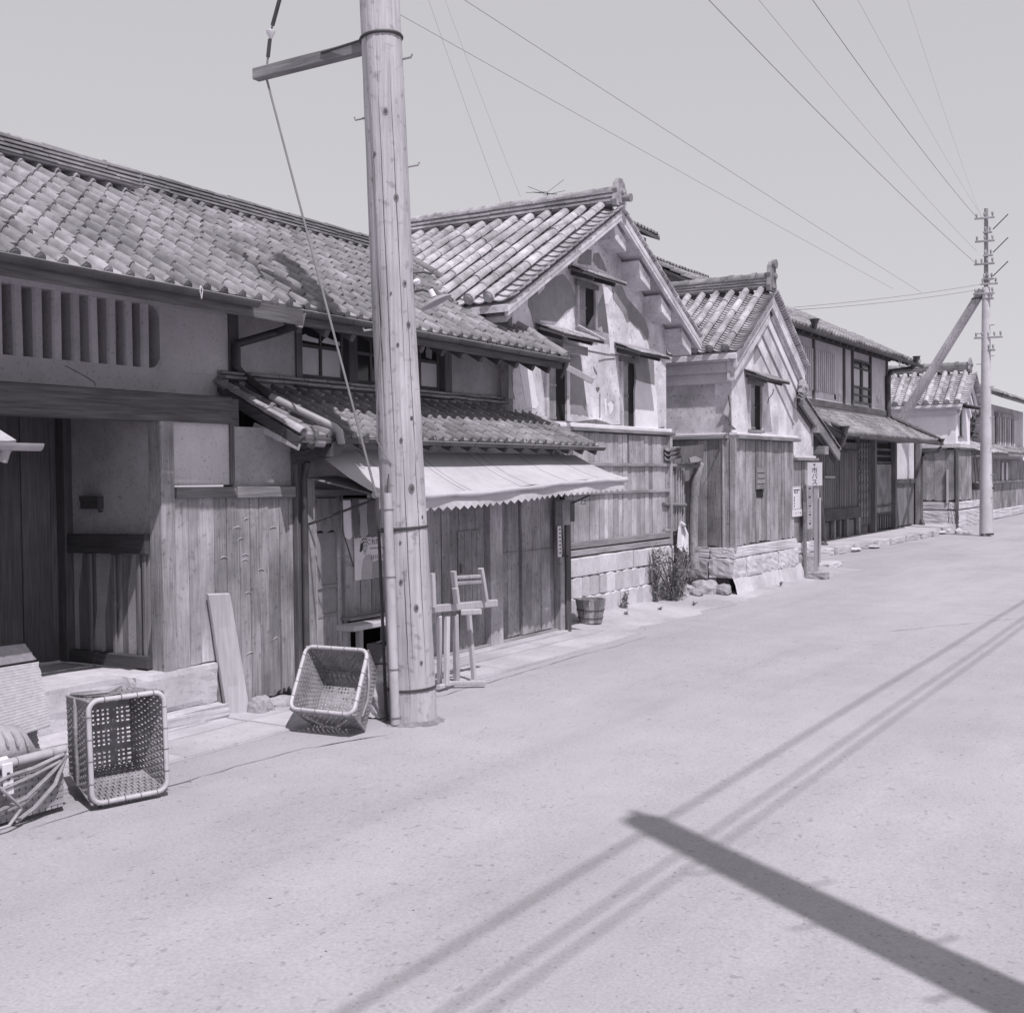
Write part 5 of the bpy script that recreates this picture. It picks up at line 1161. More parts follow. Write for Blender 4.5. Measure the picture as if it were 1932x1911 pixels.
# ================================================================== garden gate between the storehouses
GX = -6.6
GT = thing('slat_gate', 'ramshackle slatted gate with bent corner post between the two storehouses', 'gate', (GX, 14.7, .3))
gp = [onx(cG(*p), GX+.06) for p in ((735, 1345), (725, 1200), (728, 1000), (735, 800), (750, 650), (775, 535))]
tube('gate_post', 'wood_z', GT, gp, [.075, .07, .068, .066, .066, .07], 10)
tube('gate_post', 'wood_z', GT, [onx(cG(640, 560), GX-.1), onx(cG(650, 1270), GX-.1)], .04, 8)
for x in (562, 585, 606, 622, 640): bar('slat', 'wood_light_z', GT, onx(cG(x, 570+rnd(-10, 20)), GX+rnd(-.02, .02)), onx(cG(x+rnd(-6, 6), 1260), GX+rnd(-.02, .02)), .02, .05, up=(1, 0, 0), ch=.003)
for x in (518, 548): bar('slat', 'wood_z', GT, onx(cG(x, 860), GX), onx(cG(x+4, 1250), GX), .02, .04, up=(1, 0, 0), ch=.003)
for y, x0, x1 in ((850, 495, 665), (1055, 500, 640), (550, 535, 760)): tube('gate_rail', 'wood_y', GT, [onx(cG(x0, y), GX+.05), onx(cG(x1, y+4), GX+.05)], .028, 8)
wall_g = planks(GT, 'wood_z', (GX-.12, 14.85, 0), (0, 1, 0), (1, 0, 0), .42, .3, 1.75, .12, name='gate_board')
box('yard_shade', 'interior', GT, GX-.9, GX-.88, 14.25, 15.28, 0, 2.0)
for k in range(3):
    a = onx(cG(530, 410+k*35), GX+.1); b = onx(cG(640, 400+k*30), GX-.1); MB().half(a, b, (0, 0, 1), .05, .012, 6, down=True).build('gate_tile', 'tile_pale', GT, True)
MB().prism([onx(cG(*p), GX+.14) for p in ((632, 400), (805, 385), (795, 500), (720, 528), (640, 520), (625, 455))], (.01, 0, .0)).build('tin_sheet', 'cloth_dark', GT)
MB().prism([onx(cG(*p), GX+.155) for p in ((690, 490), (740, 475), (790, 500), (760, 520), (700, 525))], (.012, 0, .0)).build('tin_sheet', 'cloth_grey', GT)
RG = thing('hanging_rag', 'pale rag hanging from the slatted gate', 'cloth', onx(cG(640, 1000), GX+.1))
rows_ = ((980, 622, 650), (1020, 612, 664), (1080, 605, 690), (1130, 602, 690), (1180, 600, 690), (1215, 640, 692), (1240, 670, 692)); vv = []
for i, (y, x0, x1) in enumerate(rows_):
    for t in range(6): vv.append(onx(cG(x0+(x1-x0)*t/5, y), GX+.12+.03*math.sin(t*1.6+i*.5)))
MB().add(vv, [(i*6+j, i*6+j+1, (i+1)*6+j+1, (i+1)*6+j) for i in range(6) for j in range(5)]).build('cloth', 'cloth_white', RG, True)
tube('knot', 'cloth_white', RG, [onx(cG(625, 985), GX+.13), onx(cG(645, 1005), GX+.15), onx(cG(665, 1010), GX+.13)], [.015, .03, .012], 8)

# ================================================================== second storehouse
K2 = thing('storehouse', 'compact storehouse with ribbed white gable, hooded window and tall board siding', 'storehouse', (-6.1, 16.6, 0))
QX = -6.1
ym2, yl2, yr2, sl2, zw2 = gable_house(K2, QX, 15.3, 17.86, -9.0, 2.25, 3.42, .20, .24, 4.44, .16, 'plaster_white', 'tile_pale', -6.1, .235, .06, .34, .062, 10, barge_t=.16)
ridge(K2, (-6.0, ym2, 4.47), (-9.0, ym2, 4.50), .17, .22, 4, 'tile', .08, .22)
for k in range(8):
    x = -6.2-.36*k; MB().half((x, ym2, 4.63), (x-.07, ym2, 4.63), (0, 0, 1), .096, .018, 8, down=False).build('ridge_collar', 'tile', K2, True)
oni(K2, (-6.0, ym2, 4.42), .26, .44, 'tile'); tube('ornament_disc', 'tile', K2, [(-5.95, ym2, 4.82), (-5.89, ym2, 4.82)], .07, 14)
# stepped cornice under the left eave
for k, (z0, z1, dd) in enumerate(((3.27, 3.40, .165), (3.12, 3.267, .115), (2.98, 3.117, .06))): box('cornice', 'plaster_grey', K2, -9.0, QX-.02*k+.04, 15.3-dd, 15.31, z0, z1-.003*0)
# stepped plaster bands: one broad band up the left verge, three narrow ones down the right
def band(parent, mt, X, ym, za, sl, o1, o2, yL, yR, proud, lo, side=1):
    f = lambda y, o: za-o-sl*abs(y-ym)
    if side > 0:
        y1 = ym-(o1-lo)/(2*sl)*0; pts = []
        ys1 = ym+max(0, (lo-o1))/(2*sl)*-1 if lo > o1 else ym-(0)
        # right sloping lines meet the line parallel to the left verge at offset lo
        yi = lambda o: ym+(lo-o)/(2*sl) if o < lo else ym-(o-lo)/(2*sl)
        a1, a2 = yi(o1), yi(o2)
        g_ = lambda y, o: za-o-sl*(y-ym)
        pts = [(a1, g_(a1, o1)), (yR, g_(yR, o1)), (yR, g_(yR, o2)), (a2, g_(a2, o2))]
    else:
        g_ = lambda y, o: za-o+sl*(y-ym)
        pts = [(yL, g_(yL, o1)), (ym, g_(ym, o1)), (ym+.0, g_(ym, o2)), (yL, g_(yL, o2))]
    MB().prism([V((X-.01, y, z)) for y, z in pts], (proud+.01, 0, 0)).build('gable_band', mt, parent)
band(K2, 'plaster_white', QX, ym2, 4.38, sl2, .0, .40, 15.16, 0, .105, 0, -1)
for o1, o2, pr2, mt_ in ((.0, .27, .10, 'plaster_white'), (.285, .44, .075, 'plaster_bright'), (.455, .72, .05, 'plaster_white'), (.735, .98, .022, 'plaster_white')): band(K2, mt_, QX, ym2, 4.38, sl2, o1, o2, 0, 17.95-.02*o1, pr2, .40)
wallpoly('plaster_patch', 'plaster_patch', K2, [onx(c4(*p), QX) for p in ((1255, 1480), (1270, 1385), (1330, 1400), (1340, 1440), (1290, 1510), (1258, 1545))], .004)
wallpoly('plaster_patch', 'plaster_white', K2, [onx(c4(*p), QX) for p in ((1250, 1560), (1340, 1440), (1360, 1530), (1390, 1600), (1445, 1660), (1360, 1640), (1260, 1600))], .004)
for pts in (((995, 0), (1010, 100), (1000, 180), (1010, 240), (960, 262), (1060, 268), (1022, 235), (1018, 120), (1008, 0)),): wallpoly('worn_corner', 'mud', K2, [onx(cG(*p), QX) for p in pts], .005)
hood_window(K2, QX, 15.98, 16.42, 2.34, 3.0, 15.78, 16.72, 3.18, 'plaster_white', out=.36, drop=.13, hood_mt='tile')
tube('wire_loop', 'wire', K2, [onx(c4(*p), QX+.1) for p in ((1420, 1745), (1410, 1785), (1380, 1820), (1370, 1860))], .006, 5)
# ledge all round, siding, hatch, footing
bar('ledge', 'wood_y', K2, (QX+.05, 15.25, 2.215), (QX+.05, 17.92, 2.22), .16, .05); bar('ledge', 'wood_x', K2, (-8.9, 15.26, 2.215), (QX-.03, 15.26, 2.215), .16, .05)
bar('ledge_mortar', 'plaster_bright', K2, (QX+.03, 15.27, 2.262), (QX+.03, 17.88, 2.266), .12, .035); bar('ledge_mortar', 'plaster_bright', K2, (-8.9, 15.27, 2.26), (QX-.04, 15.27, 2.26), .1, .03)
box('siding_backing', 'dark_z', K2, QX-.04, QX+.01, 15.27, 17.85, .6, 2.2); box('siding_backing', 'dark_z', K2, -8.0, QX-.041, 15.26, 15.3, .6, 2.2)
planks(K2, 'wood_z', (QX+.035, 15.32, 0), (0, 1, 0), (1, 0, 0), 2.52, .66, 2.19, .135, name='siding_board', th=.022, jag=.03, jz=.006)
planks(K2, 'wood_z', (-7.5, 15.235, 0), (1, 0, 0), (0, -1, 0), 1.4, .64, 2.19, .17, name='siding_board', th=.022, jag=.04, jz=.007)
bar('corner_board', 'wood_light_z', K2, (QX+.04, 15.25, .6), (QX+.04, 15.25, 2.19), .06, .09, up=(1, 0, 0))
bar('corner_board', 'wood_z', K2, (QX-.10, 15.22, .6), (QX-.10, 15.22, 2.19), .03, .03, up=(0, 1, 0))
ht = box('hatch', 'wood_y', K2, QX+.04, QX+.056, 16.13, 16.46, 1.46, 1.79)
for z in (1.5, 1.58, 1.66, 1.74): box('hatch_slat', 'wood_y', ht, QX+.056, QX+.066, 16.14, 16.45, z-.03, z+.03)
box('hatch_hole', 'interior', K2, QX+.0355, QX+.046, 16.15, 16.42, 1.34, 1.455)
rough_block('footing_band', 'stone_pale', K2, QX-.3, QX+.07, 15.2, 17.9, .5, .655, .004, 8); rough_block('footing_band', 'stone_pale', K2, -8.0, QX-.31, 15.2, 15.5, .5, .655, .004, 6)
y = 15.14
for w in (.5, .62, .7, .5, .46):
    rough_block('footing_stone', 'stone_pale', K2, QX-.3, QX+.09+rnd(-.006, .01), y+.004, y+w-.004, .22, .499, .008, 5); y += w
x = QX-.31
for w in (.55, .5, .5): rough_block('footing_stone', 'stone', K2, x-w+.006, x-.006, 15.13+rnd(-.01, .01), 15.5, .2, .499, .009, 5); x -= w
# sloping stone apron at the foot
ap = MB(); vv = []
for i in range(25):
    y = 15.12+2.95*i/24
    for x, z in ((QX+.07, .25+rnd(-.02, .015)), (QX+.10+rnd(-.015, .02), .13+rnd(-.02, .02)), (QX+.14+rnd(-.03, .03), -.02)): vv.append((x, y, z))
ap.add(vv, [(i*3+j, i*3+j+1, (i+1)*3+j+1, (i+1)*3+j) for i in range(24) for j in range(2)]).build('footing_apron', 'stone_pale', K2, True)
for k, (x, y, s_) in enumerate(((-6.38, 14.92, .2), (-6.14, 15.04, .13), (-6.52, 14.6, .15), (-6.3, 14.5, .09))):
    rock('field_stone', 'stone', (x, y, .06), s_, s_*1.1, s_*.8, 20+k, None, ['large boulder at the corner of the second storehouse footing', 'rough stone against the storehouse corner boulder', 'stone at the foot of the slatted gate', 'small stone in front of the slatted gate'][k])

# ================================================================== low gatehouse roof beside it
GH = thing('gatehouse', 'low plaster gatehouse with steep tiled verge and dark barge board beside the bus stop', 'gatehouse', (-6.1, 18.8, 0))
gx2 = -6.12
MB().prism([V((gx2, 17.87, 1.93)), V((gx2, 19.0, 1.93)), V((gx2, 19.0, 2.48)), V((gx2, 18.05, 2.88)), V((gx2, 17.87, 2.80))], (-.2, 0, 0)).build('plaster_panel', 'plaster_white', GH)
box('ledge', 'wood_y', GH, gx2-.1, gx2+.1, 17.9, 19.0, 1.90, 1.945); box('ledge_mortar', 'plaster_bright', GH, gx2-.1, gx2+.06, 17.9, 18.95, 1.945, 1.98)
planks(GH, 'wood_z', (gx2+.02, 17.87, 0), (0, 1, 0), (1, 0, 0), 1.16, .55, 1.9, .14, name='siding_board', th=.02, jag=.05)
box('siding_backing', 'dark_z', GH, gx2-.06, gx2-.005, 17.87, 19.03, .3, 1.9)
rough_block('footing_stone', 'stone_pale', GH, gx2-.2, gx2+.06, 17.92, 19.06, .38, .56, .006, 5); rough_block('footing_stone', 'stone', GH, gx2-.2, gx2+.08, 17.95, 19.08, -.01, .375, .012, 5)
pA = V((-6.05, 18.02, 2.98)); pBv = V((-6.05, 20.2, 2.05)); dv_ = (pBv-pA)
bar('barge_board', 'wood_y', GH, pA+V((0, .05, -.08)), pBv+V((0, 0, -.07)), .05, .16); bar('barge_board', 'dark_y', GH, pA+V((-.06, .05, -.14)), pBv+V((-.06, 0, -.13)), .05, .14)
MB().hexa([pA+V((.02, 0, -.02)), pBv+V((.02, 0, -.02)), pBv+V((-2.2, 0, -.02)), pA+V((-2.2, 0, -.02)), pA+V((.02, 0, .02)), pBv+V((.02, 0, .02)), pBv+V((-2.2, 0, .02)), pA+V((-2.2, 0, .02))]).build('roof_deck', 'dark_y', GH)
nd = dv_.normalized(); nn_ = V((0, -nd.z, nd.y))
for k in range(9): pan_row(GH, pBv+V((-.1-.2*k, 0, .04)), -nd, nn_, dv_.length, .19, .2, 'tile')
for k in range(8): cover_row(GH, 'cover_tile', pBv+V((-.0-.2*k, 0, .07)), -nd, nn_, dv_.length-.05, .045, .3, 'tile')
ridge(GH, (-6.0, 18.02, 3.0), (-8.2, 18.02, 3.0), .1, .2, 2, 'tile', .06, .25)
oni(GH, (-6.0, 18.0, 2.94), .24, .26, 'tile_pale')
for k, dz in enumerate((0, .05, .095)): MB().half(V((-5.98+.02*k, 17.78+.02*k, 2.85+dz)), V((-5.98+.02*k, 18.1, 2.93+dz)), (0, 0, 1), .06-.01*k, .014, 8, down=False).build('verge_tile', 'tile', GH, True)
for yy, zz in ((18.75, 2.42), (19.15, 2.06)): bar('purlin_end', 'wood_x', GH, (gx2-.3, yy+.2, zz+.02), (gx2+.12, yy+.2, zz+.02), .22, .14)
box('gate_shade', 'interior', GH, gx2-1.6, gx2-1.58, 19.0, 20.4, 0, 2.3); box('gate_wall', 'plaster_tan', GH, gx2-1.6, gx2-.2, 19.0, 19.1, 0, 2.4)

# ================================================================== bus stop
BYV = 18.08
BS = thing('bus_stop', 'white city bus stop plate on a weathered post with a stone block at its foot', 'bus stop', (-5.76, BYV, 0))
by = lambda x, y, d=0: ony(cG(x, y), BYV+d)
tl, br = by(1615, 525), by(1727, 703)
MB().box(tl.x, br.x, BYV-.006, BYV+.006, br.z, tl.z).build('plate', 'enamel', BS)
fw_ = br.x-tl.x
star = []
for k in range(10):
    a = math.pi/2+k*math.pi/5; r = .024 if k % 2 == 0 else .01; star.append(V((tl.x+fw_*.48+r*math.cos(a), BYV-.0065, tl.z-.036+r*math.sin(a))))
MB().prism(star, (0, -.002, 0)).build('emblem', 'ink', BS)
for ch, f in (('市', .53), ('バ', .275), ('ス', .02)):
    glyphs(ch, .102, 'lettering', 'ink', BS, (tl.x+fw_*.28, BYV-.0075, br.z+(tl.z-br.z)*f+.012), (1, 0, 0), (0, 0, 1), .001)
p0 = by(1683, 703, .03); p1 = by(1680, 1372, .03)
bar('post', 'new_wood', BS, V((p0.x, BYV+.035, .1)), V((p0.x, BYV+.035, 1.6)), .075, .05, up=(0, 1, 0))
bar('post', 'new_wood', BS, V((p0.x+.06, BYV+.01, .25)), V((p0.x+.06, BYV+.01, 1.30)), .035, .03, up=(0, 1, 0))
rough_block('foot_block', 'stone', BS, -5.93, -5.60, BYV-.08, BYV+.12, -.01, .11, .006, 4)
p2 = by(1590, 705)
pq = onx(cG(1593, 900), -6.0)
bar('post', 'wood_z', BS, V((-6.0, pq.y, 0)), V((-6.0, pq.y, 1.5)), .05, .05, up=(0, 1, 0))
TX_ = -6.05
a, b = onx(cG(1490, 708), TX_), onx(cG(1582, 942), TX_); tw = b.y-a.y
MB().box(TX_-.04, TX_, a.y, b.y, b.z, a.z).build('timetable_board', 'wood_z', BS)
MB().box(TX_, TX_+.004, a.y+tw*.1, a.y+tw*.72, a.z-.37, a.z-.02).build('timetable_sheet', 'paper', BS); MB().box(TX_, TX_+.004, a.y+tw*.04, a.y+tw*.93, b.z+.01, b.z+.12).build('timetable_sheet', 'paper', BS)
for k, (dx, dz, w, h_) in enumerate(((.16, .055, .5, .016), (.2, .07, .06, .05), (.42, .07, .06, .05), (.3, .085, .06, .035), (.18, .17, .06, .03), (.18, .21, .06, .04), (.18, .265, .06, .03), (.18, .31, .06, .03), (.3, .43, .06, .02), (.5, .42, .05, .015), (.68, .43, .06, .022))):
    MB().box(TX_+.0042, TX_+.0052, a.y+tw*dx, a.y+tw*(dx+w), a.z-dz-h_, a.z-dz).build('print_mark', 'ink', BS)
a, b = onx(cG(1606, 690), TX_+.06), onx(cG(1655, 1036), TX_+.06); tw = b.y-a.y
MB().box(TX_+.04, TX_+.06, a.y, b.y, b.z, a.z).build('route_board', 'wood_light_z', BS)
for k in range(13): MB().box(TX_+.0602, TX_+.0612, a.y+tw*.35, a.y+tw*.7, a.z-.09-k*.048, a.z-.065-k*.048).build('print_mark', 'ink_grey' if k % 3 else 'ink', BS)

# ================================================================== town house with two roofs
TH = thing('town_house', 'two storey merchant house with lattice front, rain pipes and a shallow lower roof', 'house', (-7.6, 27.5, 0))
HX = -7.6
f4 = lambda x, y, X=HX: onx(cF(x, y), X)
box('plaster_wall', 'plaster_grey', TH, HX-.2, HX, 20.6, 29.42, 3.05, 4.62)
bar('floor_beam', 'dark_y', TH, (HX, 20.6, 3.17), (HX, 29.44, 3.17), .08, .14); bar('eave_beam', 'dark_y', TH, (HX+.02, 20.6, 4.55), (HX+.02, 29.6, 4.55), .1, .12)
for x in (272, 492, 553, 684, 803): yy = f4(x, 700).y; bar('post', 'dark_z', TH, (HX+.01, yy, 3.2), (HX+.01, yy, 4.55), .07, .08, up=(1, 0, 0))
for px0, px1, nb_ in ((287, 418, 9), (150, 255, 7)):
    y0, y1 = f4(px0, 600).y, f4(px1, 600).y; lw = box('lattice_window', 'ink_grey', TH, HX-.0, HX+.012, y0, y1, 3.42, 4.28)
    for k in range(nb_+1): yy = y0+(y1-y0)*k/nb_; box('lattice_bar', 'plaster_grey', lw, HX+.012, HX+.05, yy-.035, yy+.035, 3.42, 4.28)
y0, y1 = f4(556, 640).y, f4(682, 640).y
cw = box('casement', 'glass', TH, HX+.0, HX+.01, y0, y1, 3.3, 4.32)
for y in (y0, (y0+y1)/2-.03, (y0+y1)/2+.03, y1): box('casement_stile', 'dark_z', cw, HX+.011, HX+.04, y-.03, y+.03, 3.3, 4.32)
for z in (3.33, 3.50, 3.68, 4.12, 4.29): box('casement_rail', 'dark_y', cw, HX+.012, HX+.036, y0+.03, y1-.03, z-.02, z+.02)
for a in (y0+.1, (y0+y1)/2+.1): box('pane', 'frosted', cw, HX+.0102, HX+.014, a, a+(y1-y0)/2-.24, 3.72, 4.10)
rng = random.Random(9)
for k in range(46):       # flaked wash at the foot of the plaster
    yy = rng.choice([rng.uniform(f4(420, 700).y, f4(490, 700).y), rng.uniform(f4(290, 700).y, f4(410, 700).y), rng.uniform(f4(690, 700).y, f4(800, 700).y)]); z0 = 3.26+rng.uniform(0, .25); hh = rng.uniform(.08, .3)
    wallpoly('flaked_plaster', 'plaster_bright', TH, [V((HX, yy, z0)), V((HX, yy+rng.uniform(.03, .09), z0+.02)), V((HX, yy+.05, z0+hh)), V((HX, yy+.01, z0+hh*.8))], .003)
# upper roof
UX, UZ = -7.1, 4.55
us = V((-1, 0, .5)).normalized()
MB().hexa([V((UX, 20.6, UZ-.1)), V((UX-3.2, 20.6, UZ+1.46)), V((UX-3.2, 30.9, UZ+1.46)), V((UX, 30.9, UZ-.12)), V((UX, 20.6, UZ-.06)), V((UX-3.2, 20.6, UZ+1.52)), V((UX-3.2, 30.9, UZ+1.52)), V((UX, 30.9, UZ-.06))]).build('roof_deck', 'dark_y', TH)
TH1 = s_tile(.2, .3, mt='tile', roll=.04); TH1e = s_tile(.2, .3, mt='tile', cap='knob', roll=.042)
tile_field(TH, 'roof_tile', (UX, 20.6, UZ-.01), (0, 1, 0), us, 51, 13, .2, .26, TH1, TH1e, 300, None, 1.0)
for k in range(20): bar('rafter', 'dark_x', TH, (UX+.0, 21+k*.48, UZ-.16), (HX, 21+k*.48, UZ-.14+.25), .06, .07)
def big_gutter(p, q): 
    g_ = MB().half(p, q, (0, 0, 1), .06, .008, 8).build('gutter', 'gutter', TH, True); return g_
big_gutter((UX+.05, 20.6, UZ-.08), (UX+.05, 30.8, UZ-.1))
def hopper(c, s_=1): tube('rain_hopper', 'gutter', TH, [V(c)+V((0, 0, .16*s_)), V(c)+V((0, 0, .1*s_)), V(c), V(c)-V((0, 0, .12*s_))], [.15*s_, .12*s_, .08*s_, .05*s_], 8)
hopper(f4(285, 235, UX+.06), .7); hopper(f4(1025, 495, UX+.06), .7)
a = f4(1025, 520, UX+.06); b1_ = f4(985, 550, UX-.2); b2_ = f4(835, 575, HX+.08); b3_ = f4(820, 620, HX+.08); b4_ = f4(823, 905, HX+.08)
tube('rain_pipe', 'gutter', TH, [a, b1_, b2_, b3_, b4_], .06, 8)
for x in (905, 975, 1045): p = f4(x, 505, UX+.06); tube('gutter_strap', 'steel', TH, [p+V((0, .1*math.cos(t), .1*math.sin(t))) for t in [2*math.pi*i/10 for i in range(10)]], .012, 5, closed=True)
# lower roof with a hip toward the far end
WX, WZ = -6.82, 2.52
ls = V((HX-WX, 0, 3.06-WZ)); YR = f4(1185, 1080, WX).y; YT = f4(832, 918).y
hipped = lambda p: p.y < YR-(YR-YT)*((WX-p.x)/(WX-HX))+.1
MB().prism([V((WX, 23.0, WZ-.07)), V((WX, YR, WZ-.07)), V((HX, YT, 3.06-.07)), V((HX, 23.0, 3.06-.07))], (0, 0, .045)).build('canopy_deck', 'dark_y', TH)
MB().prism([V((WX, YR, WZ-.05)), V((HX-1.2, YR, WZ-.05)), V((HX-1.2, YT, 3.0)), V((HX, YT, 3.03))], (0, 0, .04)).build('canopy_hip', 'tile', TH)
TH2 = s_tile(.18, .2, mt='tile', roll=.035); TH2e = s_tile(.18, .2, mt='tile', cap='knob', roll=.044)
ncol = int((YR-23.0)/.18)
tile_field(TH, 'canopy_tile', (WX, 23.0, WZ-.01), (0, 1, 0), ls, ncol, 6, .18, ls.length/6, TH2, TH2e, 300, None, 1.0, keep=hipped)
MB().half(V((WX, YR, WZ+.03)), V((HX, YT, 3.09)), V((.5, .4, 1)), .07, .015, 8, down=False).build('hip_tile', 'tile_dark', TH, True)
big_gutter((WX+.06, 24.2, WZ-.06), (WX+.06, YR+.1, WZ-.07)); hopper(f4(505, 1010, WX+.08), .7); hopper(f4(1205, 1090, WX+.08), .65)
a = f4(1200, 1130, WX+.06); tube('rain_pipe', 'gutter', TH, [a, f4(1180, 1150, WX-.1), f4(1075, 1160, -7.9), f4(1060, 1190, -7.9), f4(1058, 1640, -7.9), f4(1075, 1690, -7.8)], .055, 8)
a = f4(500, 1040, WX+.06); tube('rain_pipe', 'gutter', TH, [a, f4(485, 1100, WX-.1), f4(450, 1110, WX-.4)], .06, 8)
tube('roof_pipe', 'gutter', TH, [f4(330, 920, -7.3), f4(480, 985, WX)], .045, 8)
# ground floor front, standing back under the lower roof
HG = -8.0
fg = lambda x, y, X=HG: onx(cF(x, y), X)
YE = fg(1062, 1300).y
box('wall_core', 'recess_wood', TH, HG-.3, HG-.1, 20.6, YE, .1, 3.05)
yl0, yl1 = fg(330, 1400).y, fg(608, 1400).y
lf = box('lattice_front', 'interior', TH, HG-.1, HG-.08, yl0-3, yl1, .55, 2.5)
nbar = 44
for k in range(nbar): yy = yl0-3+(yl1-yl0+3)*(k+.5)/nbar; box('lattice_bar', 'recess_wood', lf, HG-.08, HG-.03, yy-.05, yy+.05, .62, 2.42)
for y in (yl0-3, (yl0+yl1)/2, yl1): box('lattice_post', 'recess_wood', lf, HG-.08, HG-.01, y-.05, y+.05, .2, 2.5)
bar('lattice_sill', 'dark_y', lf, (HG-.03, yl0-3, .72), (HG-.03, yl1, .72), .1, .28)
bar('lattice_head', 'dark_y', lf, (HG-.03, yl0-3, 2.2), (HG-.03, yl1, 2.2), .06, .08)
for k in range(5): y = yl0-1+(yl1-yl0+1)*k/4; bar('foot_post', 'wood_z', lf, (HG-.03, y, .16), (HG-.03, y, .58), .12, .1, up=(1, 0, 0))
y0, y1 = fg(610, 1300).y, fg(690, 1300).y
gd = box('grid_door', 'frosted', TH, HG-.06, HG-.05, y0, y1, .55, 2.44)
for k in range(5): yy = y0+(y1-y0)*k/4; box('grid_bar', 'recess_wood', gd, HG-.049, HG-.01, yy-.03, yy+.03, .4, 2.45)
for z in (.45, .75, .98, 1.2, 1.42, 1.64, 1.84, 2.0, 2.14, 2.3, 2.42): box('grid_bar', 'dark_y', gd, HG-.048, HG-.014, y0, y1, z-.025 if z not in (.45, 1.84) else z-.09, z+.025 if z not in (.45, 1.84) else z+.09)
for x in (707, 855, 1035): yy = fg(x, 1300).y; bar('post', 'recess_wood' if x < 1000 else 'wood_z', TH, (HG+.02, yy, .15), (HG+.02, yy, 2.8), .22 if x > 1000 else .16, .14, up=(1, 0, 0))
y0, y1 = fg(725, 1400).y, fg(848, 1400).y
sh_ = box('shutter', 'wood_z', TH, HG-.05, HG-.02, y0, y1, .62, 1.9); box('shutter_rail', 'dark_y', sh_, HG-.02, HG+.02, y0, y1, .78, .83); box('shutter_rail', 'dark_y', sh_, HG-.02, HG+.02, y0, y1, .56, .62)
tr_ = box('transom', 'interior', TH, HG-.06, HG-.05, y0, y1, 1.9, 2.45)
for k in range(3): box('transom_bar', 'dark_y', tr_, HG-.049, HG-.02, y0, y1, 1.92+.17*k, 1.98+.17*k)
lo = box('floor_vent', 'interior', TH, HG-.06, HG-.05, y0, y1, .18, .55)
for k in range(7): yy = y0+(y1-y0)*(k+.5)/7; box('vent_bar', 'recess_wood', lo, HG-.049, HG-.02, yy-.03, yy+.03, .2, .55)
y0, y1 = fg(860, 1300).y, fg(1012, 1300).y
box('plaster_panel', 'plaster_grey', TH, HG-.08, HG-.02, y0, y1, 1.5, 2.7); bar('panel_rail', 'dark_y', TH, (HG, y0, 1.43), (HG, y1, 1.43), .08, .14)
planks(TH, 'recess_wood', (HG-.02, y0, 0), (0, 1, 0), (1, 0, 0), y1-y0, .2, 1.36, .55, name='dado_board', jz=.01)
box('end_wall', 'plaster_grey', TH, HG-3, HG-.1, YE-.12, YE, 0, 2.7); box('end_wall', 'plaster_grey', TH, HX-3, HX-.2, 29.3, 29.42, 2.6, 4.8)
bar('latch', 'steel', TH, fg(355, 1338, HG+.04), fg(430, 1340, HG+.04), .03, .05)
lt = thing('leaning_pole', 'dark bent stick leaning at the near end of the lattice front', 'stick', (-7.2, 24.0, .15))
tube('stick', 'dark_z', lt, [gnd(cF(355, 1825), .15), f4(330, 1500, -7.3), f4(322, 1380, -7.35)], [.06, .04, .035], 7)
tube('stick_foot', 'dark_z', lt, [gnd(cF(340, 1825), .17), gnd(cF(378, 1830), .16)], [.07, .03], 7)
# raised stone terrace in front
def terr(z0, z1, pts, mt, name, parent): return MB().prism([V((x, y, z0)) for x, y in pts], (0, 0, z1-z0)).build(name, mt, parent)
TE = MB().prism([V((-7.28, 22.4, -.05)), V((-7.12, 26, -.05)), V((-6.9, 31.6, -.05)), V((-7.1, 35.2, -.05)), V((-9, 35.2, -.05)), V((-9, 22.4, -.05))], (0, 0, .2)).build('terrace', 'concrete'); TE['kind'] = 'structure'
y = 22.4
while y < 31.4:
    w = rnd(.9, 1.6); y2 = min(31.6, y+w); xa = -7.26+(y-22.4)*.04
    rough_block('kerb_stone', 'concrete', TE, xa-.14, xa+.12+rnd(-.02, .05), y+.01, y2-.01, -.02, .145+rnd(-.01, .01), .006, 4); y = y2
for k, (px, py, sx, sy, sz) in enumerate(((420, 1868, .4, .9, .1), (560, 1875, .3, .7, .12), (700, 1850, .35, .6, .08), (330, 1895, .35, .5, .1), (1215, 1722, .16, .2, .16), (1255, 1735, .14, .2, .12), (1330, 1745, .2, .4, .2), (1400, 1750, .25, .3, .1), (1200, 1750, .3, .5, .12))):
    c = gnd(cF(px, py)); o = rock('field_stone', 'stone_pale', (c.x, c.y, .03), sx*.55, sy*.5, sz*.5, 40+k)
    tag(o, ['flat broken step stone at the near end of the terrace', 'long flat stone below the terrace edge', 'thin slab beside the terrace kerb', 'flat stone nearest the bus stop block', 'small white stone at the far end of the terrace', 'dark stone beside the small white stone', 'squared stone lying before the third storehouse', 'low stone near the concrete pole', 'flat stone under the far end of the terrace'][k], 'stone')
c = gnd(cF(400, 1990)); o = rough_block('stone_slab', 'stone_pale', None, c.x-.55, c.x+.1, c.y-.4, c.y+.5, -.02, .08, .01, 4); tag(o, 'broad worn stone slab on the ground beyond the bus stop', 'stone')

